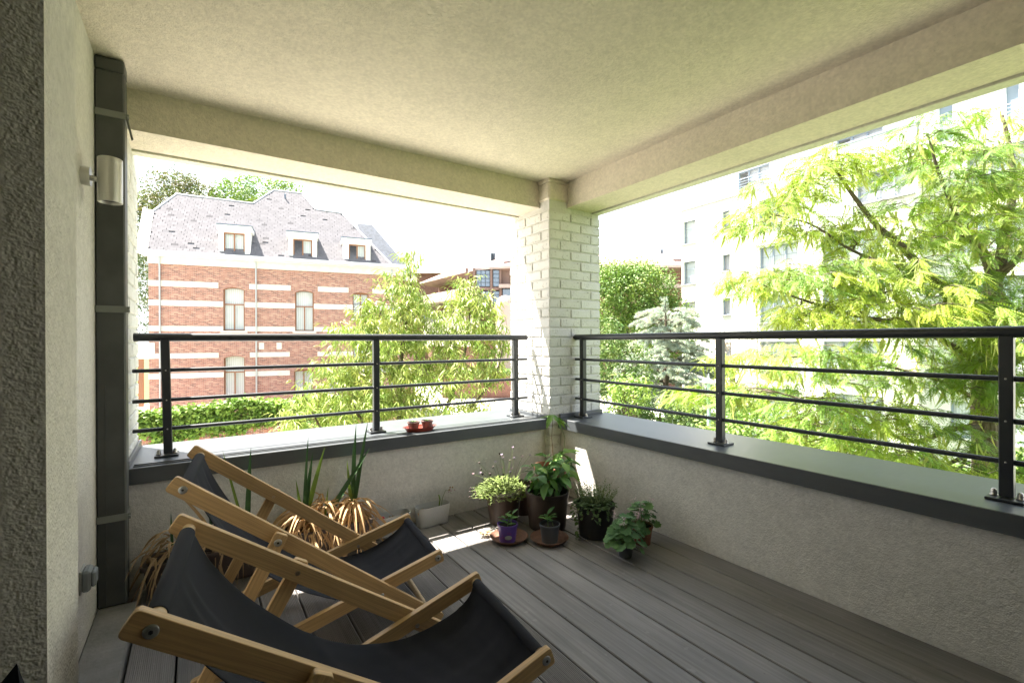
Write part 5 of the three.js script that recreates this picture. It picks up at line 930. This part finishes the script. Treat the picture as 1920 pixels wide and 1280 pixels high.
{ // young willow-leaved tree in front of the brick house
  const R = rng(111), base = pix(752, 850, 7.2); base.y = GY;
  const t = thing('peach_tree', 'young tree with long narrow drooping leaves before the brick house', 'tree', [base.x, GY, base.z]);
  const o = (x, y, d) => pix(x, y, d).sub(t.position), wood = [];
  const limb = (pts, r0, r1) => { const c = new THREE.CatmullRomCurve3(pts).getPoints(pts.length * 3); wood.push(tube(c, taper(c.length, r0, r1), 7)); return c; };
  const st = [limb([V(0, 0, 0), o(752, 850, 7.2), o(748, 740, 7.2), o(755, 640, 7.2), o(768, 560, 7.2), o(770, 505, 7.2)], 0.07, 0.006), limb([o(752, 1000, 7.2), o(800, 850, 7.1), o(862, 700, 7.0), o(880, 600, 7.0), o(882, 535, 7.0)], 0.045, 0.005), limb([o(752, 950, 7.2), o(700, 830, 7.1), o(660, 740, 7.0), o(690, 650, 7.1), o(735, 530, 7.2)], 0.04, 0.005), limb([o(752, 1000, 7.2), o(670, 900, 6.9), o(600, 800, 6.8), o(570, 740, 6.8)], 0.035, 0.005), limb([o(790, 880, 7.1), o(870, 780, 6.9), o(930, 700, 6.8), o(945, 640, 6.8)], 0.03, 0.005)];
  const lg = (() => { const g = []; for (let i = 0; i < 7; i++) { const a = i * 2.4; g.push(leafGeo(0.105 + 0.03 * R(), 0.020, 0.25, 0.4, 1.25, 3).applyMatrix4(place(V(i * 0.028, 0.0, 0), a * 0.5 + (i % 2 ? 1.0 : -1.0), -0.35 - R() * 0.5, (R() - 0.5), 0.85 + R() * 0.3))); } return merge(g); })();
  const items = [], hue = [[0.34, 0.42, 0.09], [0.25, 0.35, 0.065], [0.42, 0.47, 0.13]], tw = [];
  const clouds = [[772, 520, 16, 30, 7.2, 12], [768, 570, 34, 36, 7.2, 26], [735, 560, 18, 40, 7.2, 12], [780, 620, 60, 40, 7.2, 46], [720, 620, 50, 36, 7.1, 30], [690, 600, 25, 25, 7.1, 10], [880, 560, 26, 28, 7.0, 18], [885, 610, 45, 40, 7.0, 36], [850, 650, 40, 30, 7.0, 20], [930, 630, 25, 45, 6.9, 18], [670, 670, 70, 40, 7.0, 46], [770, 680, 80, 40, 7.1, 60], [890, 690, 55, 40, 6.9, 36], [640, 730, 60, 40, 6.9, 44], [740, 740, 80, 40, 7.0, 56], [850, 745, 70, 36, 6.9, 34], [590, 780, 50, 40, 6.8, 36], [680, 790, 70, 36, 6.9, 44], [780, 795, 80, 36, 6.9, 44], [880, 790, 60, 22, 6.8, 20], [925, 720, 30, 20, 6.8, 10], [545, 800, 25, 20, 6.8, 10], [640, 840, 110, 36, 6.8, 40], [800, 840, 110, 36, 6.9, 40]];
  const joints = st.flat();
  for (const [x, y, hw, hh, d, n] of clouds) {
    const c = o(x, y, d), near = joints.reduce((a, b) => a.distanceToSquared(c) < b.distanceToSquared(c) ? a : b), k = d / F_PX; tw.push(tube(wiggle(near, c, 3, 0.05, R), taper(4, 0.009, 0.004), 5));
    for (let i = 0; i < n; i++) { const a = R() * 6.283, rr = Math.sqrt(R()), p = c.clone().addScaledVector(rgt, Math.cos(a) * rr * hw * k).addScaledVector(V(fwd.x, 0, fwd.z), Math.sin(a) * rr * Math.max(hw, hh) * k * 1.2).add(V(0, (R() * 2 - 1) * hh * k, 0)); const e = p.clone().add(V((R() - 0.5) * 0.2, 0.12 + R() * 0.1, (R() - 0.5) * 0.2)); tw.push(tube([p, e], [0.004, 0.002], 4)); for (let q = 0; q < 4; q++) items.push([place(p.clone().lerp(e, q * 0.33), R() * 6.283, (R() - 0.3) * 1.0, (R() - 0.5) * 0.6, 0.7 + R() * 0.5), tone(pick(hue, R), R, 0.5)]); }
  }
  put('trunk', merge(wood), bark, t); put('twigs', merge(tw), bark, t);
  scatter('crown', lg, foliage(0.45), t, items);
}
function bushy(name, label, category, px, depth, clouds, leaf, hue, seed, per, group, trunkR = 0.16) { // rounded tree or shrub: clouds in photo pixels round its own axis
  const R = rng(seed), b = pix(px, 638, depth), t = thing(name, label, category, [b.x, GY, b.z], 0, group), wood = [], items = [], k = depth / F_PX;
  const o = (x, y, d) => pix(x, y, d).sub(t.position), topc = clouds.reduce((a, c) => c[1] < a[1] ? c : a), mid = o(px, topc[1] + (760 - topc[1]) * 0.45, depth);
  const tr = wiggle(V(0, 0, 0), mid, 5, trunkR, R); wood.push(tube(tr, taper(6, trunkR, trunkR * 0.55), 8));
  for (const [x, y, hw, hh, dz = 0, dens = 1] of clouds) {
    const c = o(x, y, depth + dz); wood.push(tube(wiggle(tr[3].clone(), c, 4, trunkR * 1.5, R), taper(5, trunkR * 0.45, trunkR * 0.06), 6));
    const n = Math.round(per * dens * hw * hh / 900);
    for (let i = 0; i < n; i++) { // denser towards the surface of each clump
      const u = V(R() * 2 - 1, R() * 2 - 1, R() * 2 - 1); if (u.lengthSq() > 1) { i--; continue; } const l = Math.max(0.05, u.length()); u.multiplyScalar(Math.pow(l, 0.45) / l * (0.85 + 0.3 * R()));
      const p = c.clone().addScaledVector(rgt, u.x * hw * k).addScaledVector(V(fwd.x, 0, fwd.z), u.z * Math.max(hw, hh) * k).add(V(0, u.y * hh * k, 0)); items.push([place(p, R() * 6.283, (R() - 0.5) * 1.6, (R() - 0.5) * 1.2, 0.7 + R() * 0.6), tone(pick(hue, R), R, 0.55)]);
    }
  }
  put('trunk', merge(wood), bark, t); scatter('crown', leaf, foliage(0.4), t, items);
  return t;
}
{
  const R = rng(121), big = leafClump(12, 0.24, 0.13, 0.75, R), mid = leafClump(12, 0.15, 0.085, 0.48, R), small = leafClump(10, 0.11, 0.06, 0.34, R);
  const lime = [[0.17, 0.27, 0.045], [0.22, 0.31, 0.05], [0.12, 0.22, 0.04]], deep = [[0.09, 0.17, 0.035], [0.13, 0.21, 0.04], [0.18, 0.24, 0.06]], dry = [[0.15, 0.17, 0.055], [0.20, 0.18, 0.08], [0.11, 0.16, 0.04]];
  bushy('lime_tree', 'broad olive-green tree rising behind the gable of the brick house', 'tree', 330, 46, [[335, 385, 70, 50], [290, 420, 40, 50], [370, 380, 50, 40], [330, 345, 45, 22], [275, 390, 25, 30], [300, 470, 50, 60], [265, 520, 30, 60]], big, dry, 131, 90, 'trees behind the brick house');
  bushy('lime_tree', 'fresh green tree rising behind the raised roof of the brick house', 'tree', 480, 47, [[440, 375, 40, 35], [490, 360, 60, 32], [540, 365, 35, 25], [480, 400, 70, 40], [420, 400, 25, 25]], big, lime, 133, 90, 'trees behind the brick house');
  bushy('yew_tree', 'dark green tree beside the left end of the brick house', 'tree', 235, 40, [[258, 520, 26, 50], [240, 570, 40, 60], [262, 600, 18, 40], [230, 480, 35, 40]], mid, [[0.05, 0.10, 0.025], [0.08, 0.14, 0.03]], 135, 90);
  bushy('hornbeam', 'dense bright green rounded tree behind the cedar', 'tree', 1170, 30, [[1160, 560, 70, 60], [1210, 550, 60, 55], [1120, 600, 60, 70], [1190, 520, 50, 30], [1235, 590, 45, 50], [1180, 650, 90, 60], [1270, 600, 30, 40], [1260, 660, 50, 50], [1140, 520, 40, 25]], mid, lime, 137, 130);
  bushy('laurel', 'dark leafy shrub beside the pillar under the cedar', 'shrub', 1170, 17, [[1160, 690, 60, 60], [1150, 760, 70, 60], [1230, 790, 70, 40], [1130, 640, 40, 50]], small, deep, 139, 60);
  bushy('laurel', 'light green maple-leaved shrub in front of the dark one', 'shrub', 1190, 14.5, [[1185, 740, 45, 34], [1165, 725, 25, 20]], small, [[0.26, 0.36, 0.06], [0.20, 0.32, 0.05]], 141, 45);
  bushy('smoke_bush', 'pale pinkish smoke bush at the foot of the white block', 'shrub', 1375, 26, [[1370, 630, 45, 32], [1400, 660, 40, 40], [1340, 650, 30, 25], [1420, 640, 20, 25], [1380, 690, 50, 30]], small, [[0.46, 0.40, 0.34], [0.40, 0.40, 0.28], [0.50, 0.44, 0.40]], 143, 26);
  for (const [px, d, cl, s, lab] of [[1420, 12.5, [[1420, 800, 70, 40], [1350, 830, 60, 36], [1470, 850, 60, 40]], 145, 'low green bushes below the long coping, next to the lamp post'], [1600, 10.5, [[1560, 870, 80, 50], [1660, 900, 90, 46], [1750, 910, 70, 40]], 147, 'low green bushes below the long coping, under the locust tree'], [1870, 10, [[1860, 930, 90, 60], [1950, 900, 70, 70]], 149, 'low green bushes around the foot of the locust trunk'], [1290, 16, [[1290, 790, 60, 40], [1330, 770, 60, 50]], 151, 'dark green bushes around the cedar trunk']]) bushy('bush', lab, 'shrub', px, d, cl, small, s === 151 ? deep : lime, s, 60, null, 0.05);
  bushy('bush', 'dense leafy shrub in front of the garden wall', 'shrub', 590, 13, [[575, 810, 40, 26], [620, 830, 60, 34], [540, 830, 30, 20]], small, lime, 153, 50, null, 0.05);
  bushy('bush', 'small light green shrub beside the street sign', 'shrub', 930, 24, [[925, 780, 34, 16], [860, 780, 30, 18]], small, lime, 155, 22, null, 0.05);
}
{ // blue cedar: tiers of drooping branches set with needle tufts
  const R = rng(161), b = pix(1252, 640, 20), t = thing('blue_cedar', 'blue-grey cedar with tiers of drooping branches beside the pillar', 'tree', [b.x, GY, b.z]), wood = [], items = [];
  const topY = EYE + (638.7 - 560) * 20 / F_PX - GY, tr = wiggle(V(0, 0, 0), V(-0.15, topY, 0), 8, 0.12, R); wood.push(tube(tr, taper(9, 0.24, 0.02), 9));
  const tuft = merge([...Array(22)].map((_, i) => leafGeo(0.085, 0.008, 0.1, 0, 1, 2).applyMatrix4(place(V((R() - 0.5) * 0.14, R() * 0.02, (R() - 0.5) * 0.05), R() * 6.283, 0.25 + R() * 1.0, 0, 0.7 + R() * 0.5))));
  const hue = [[0.42, 0.47, 0.37], [0.34, 0.41, 0.34], [0.50, 0.53, 0.42]];
  const along = (p, az, L, lvl) => {
    const n = 7, c = []; for (let i = 0; i <= n; i++) { const u = i / n; c.push(p.clone().add(V(Math.cos(az) * L * u, L * (0.16 * u - 0.42 * u * u) + (R() - 0.5) * 0.06, Math.sin(az) * L * u))); }
    wood.push(tube(c, taper(n + 1, lvl ? 0.014 : 0.045 * Math.min(1, L / 2.5), 0.004), 5));
    const cv = new THREE.CatmullRomCurve3(c), m = Math.round(L * (lvl ? 26 : 16));
    for (let i = 0; i < m; i++) { const u = (lvl ? 0.1 : 0.4) + (lvl ? 0.9 : 0.6) * R(); items.push([place(cv.getPoint(u).add(V((R() - 0.5) * 0.08, 0.01, (R() - 0.5) * 0.08)), az + (R() - 0.5) * 2, (R() - 0.4) * 0.5, (R() - 0.5) * 0.5, 1.0 + R() * 0.7), tone(pick(hue, R), R, 0.4)]); }
    if (!lvl) for (let i = 0; i < L * 7; i++) { const u = 0.25 + 0.75 * R(); along(cv.getPoint(u), az + (R() < 0.5 ? 1 : -1) * (0.5 + R() * 0.7), 0.35 + (1 - u) * 0.9 * R() + 0.25, 1); }
  };
  for (let k = 0; k < 15; k++) { const h = 0.20 + 0.78 * k / 15, y = topY * h, L = 0.65 + (1 - h) * 3.5 + 0.4 * R(); const m = k > 11 ? 4 : 5; for (let q = 0; q < m; q++) along(V(-0.15 * h, y + (R() - 0.5) * 0.2, 0), k * 1.1 + q * 6.283 / m + R() * 0.6, L * (0.75 + 0.4 * R()), 0); }
  for (let i = 0; i < 60; i++) items.push([place(V(-0.15 + (R() - 0.5) * 0.3, topY - R() * 0.7, (R() - 0.5) * 0.3), R() * 6.283, R(), 0, 1), tone(pick(hue, R), R, 0.3)]);
  put('trunk', merge(wood), bark, t); scatter('crown', tuft, leafMat(1, 1, 1, 0.2, 0.7), t, items);
}
renderer.render(scene, camera);
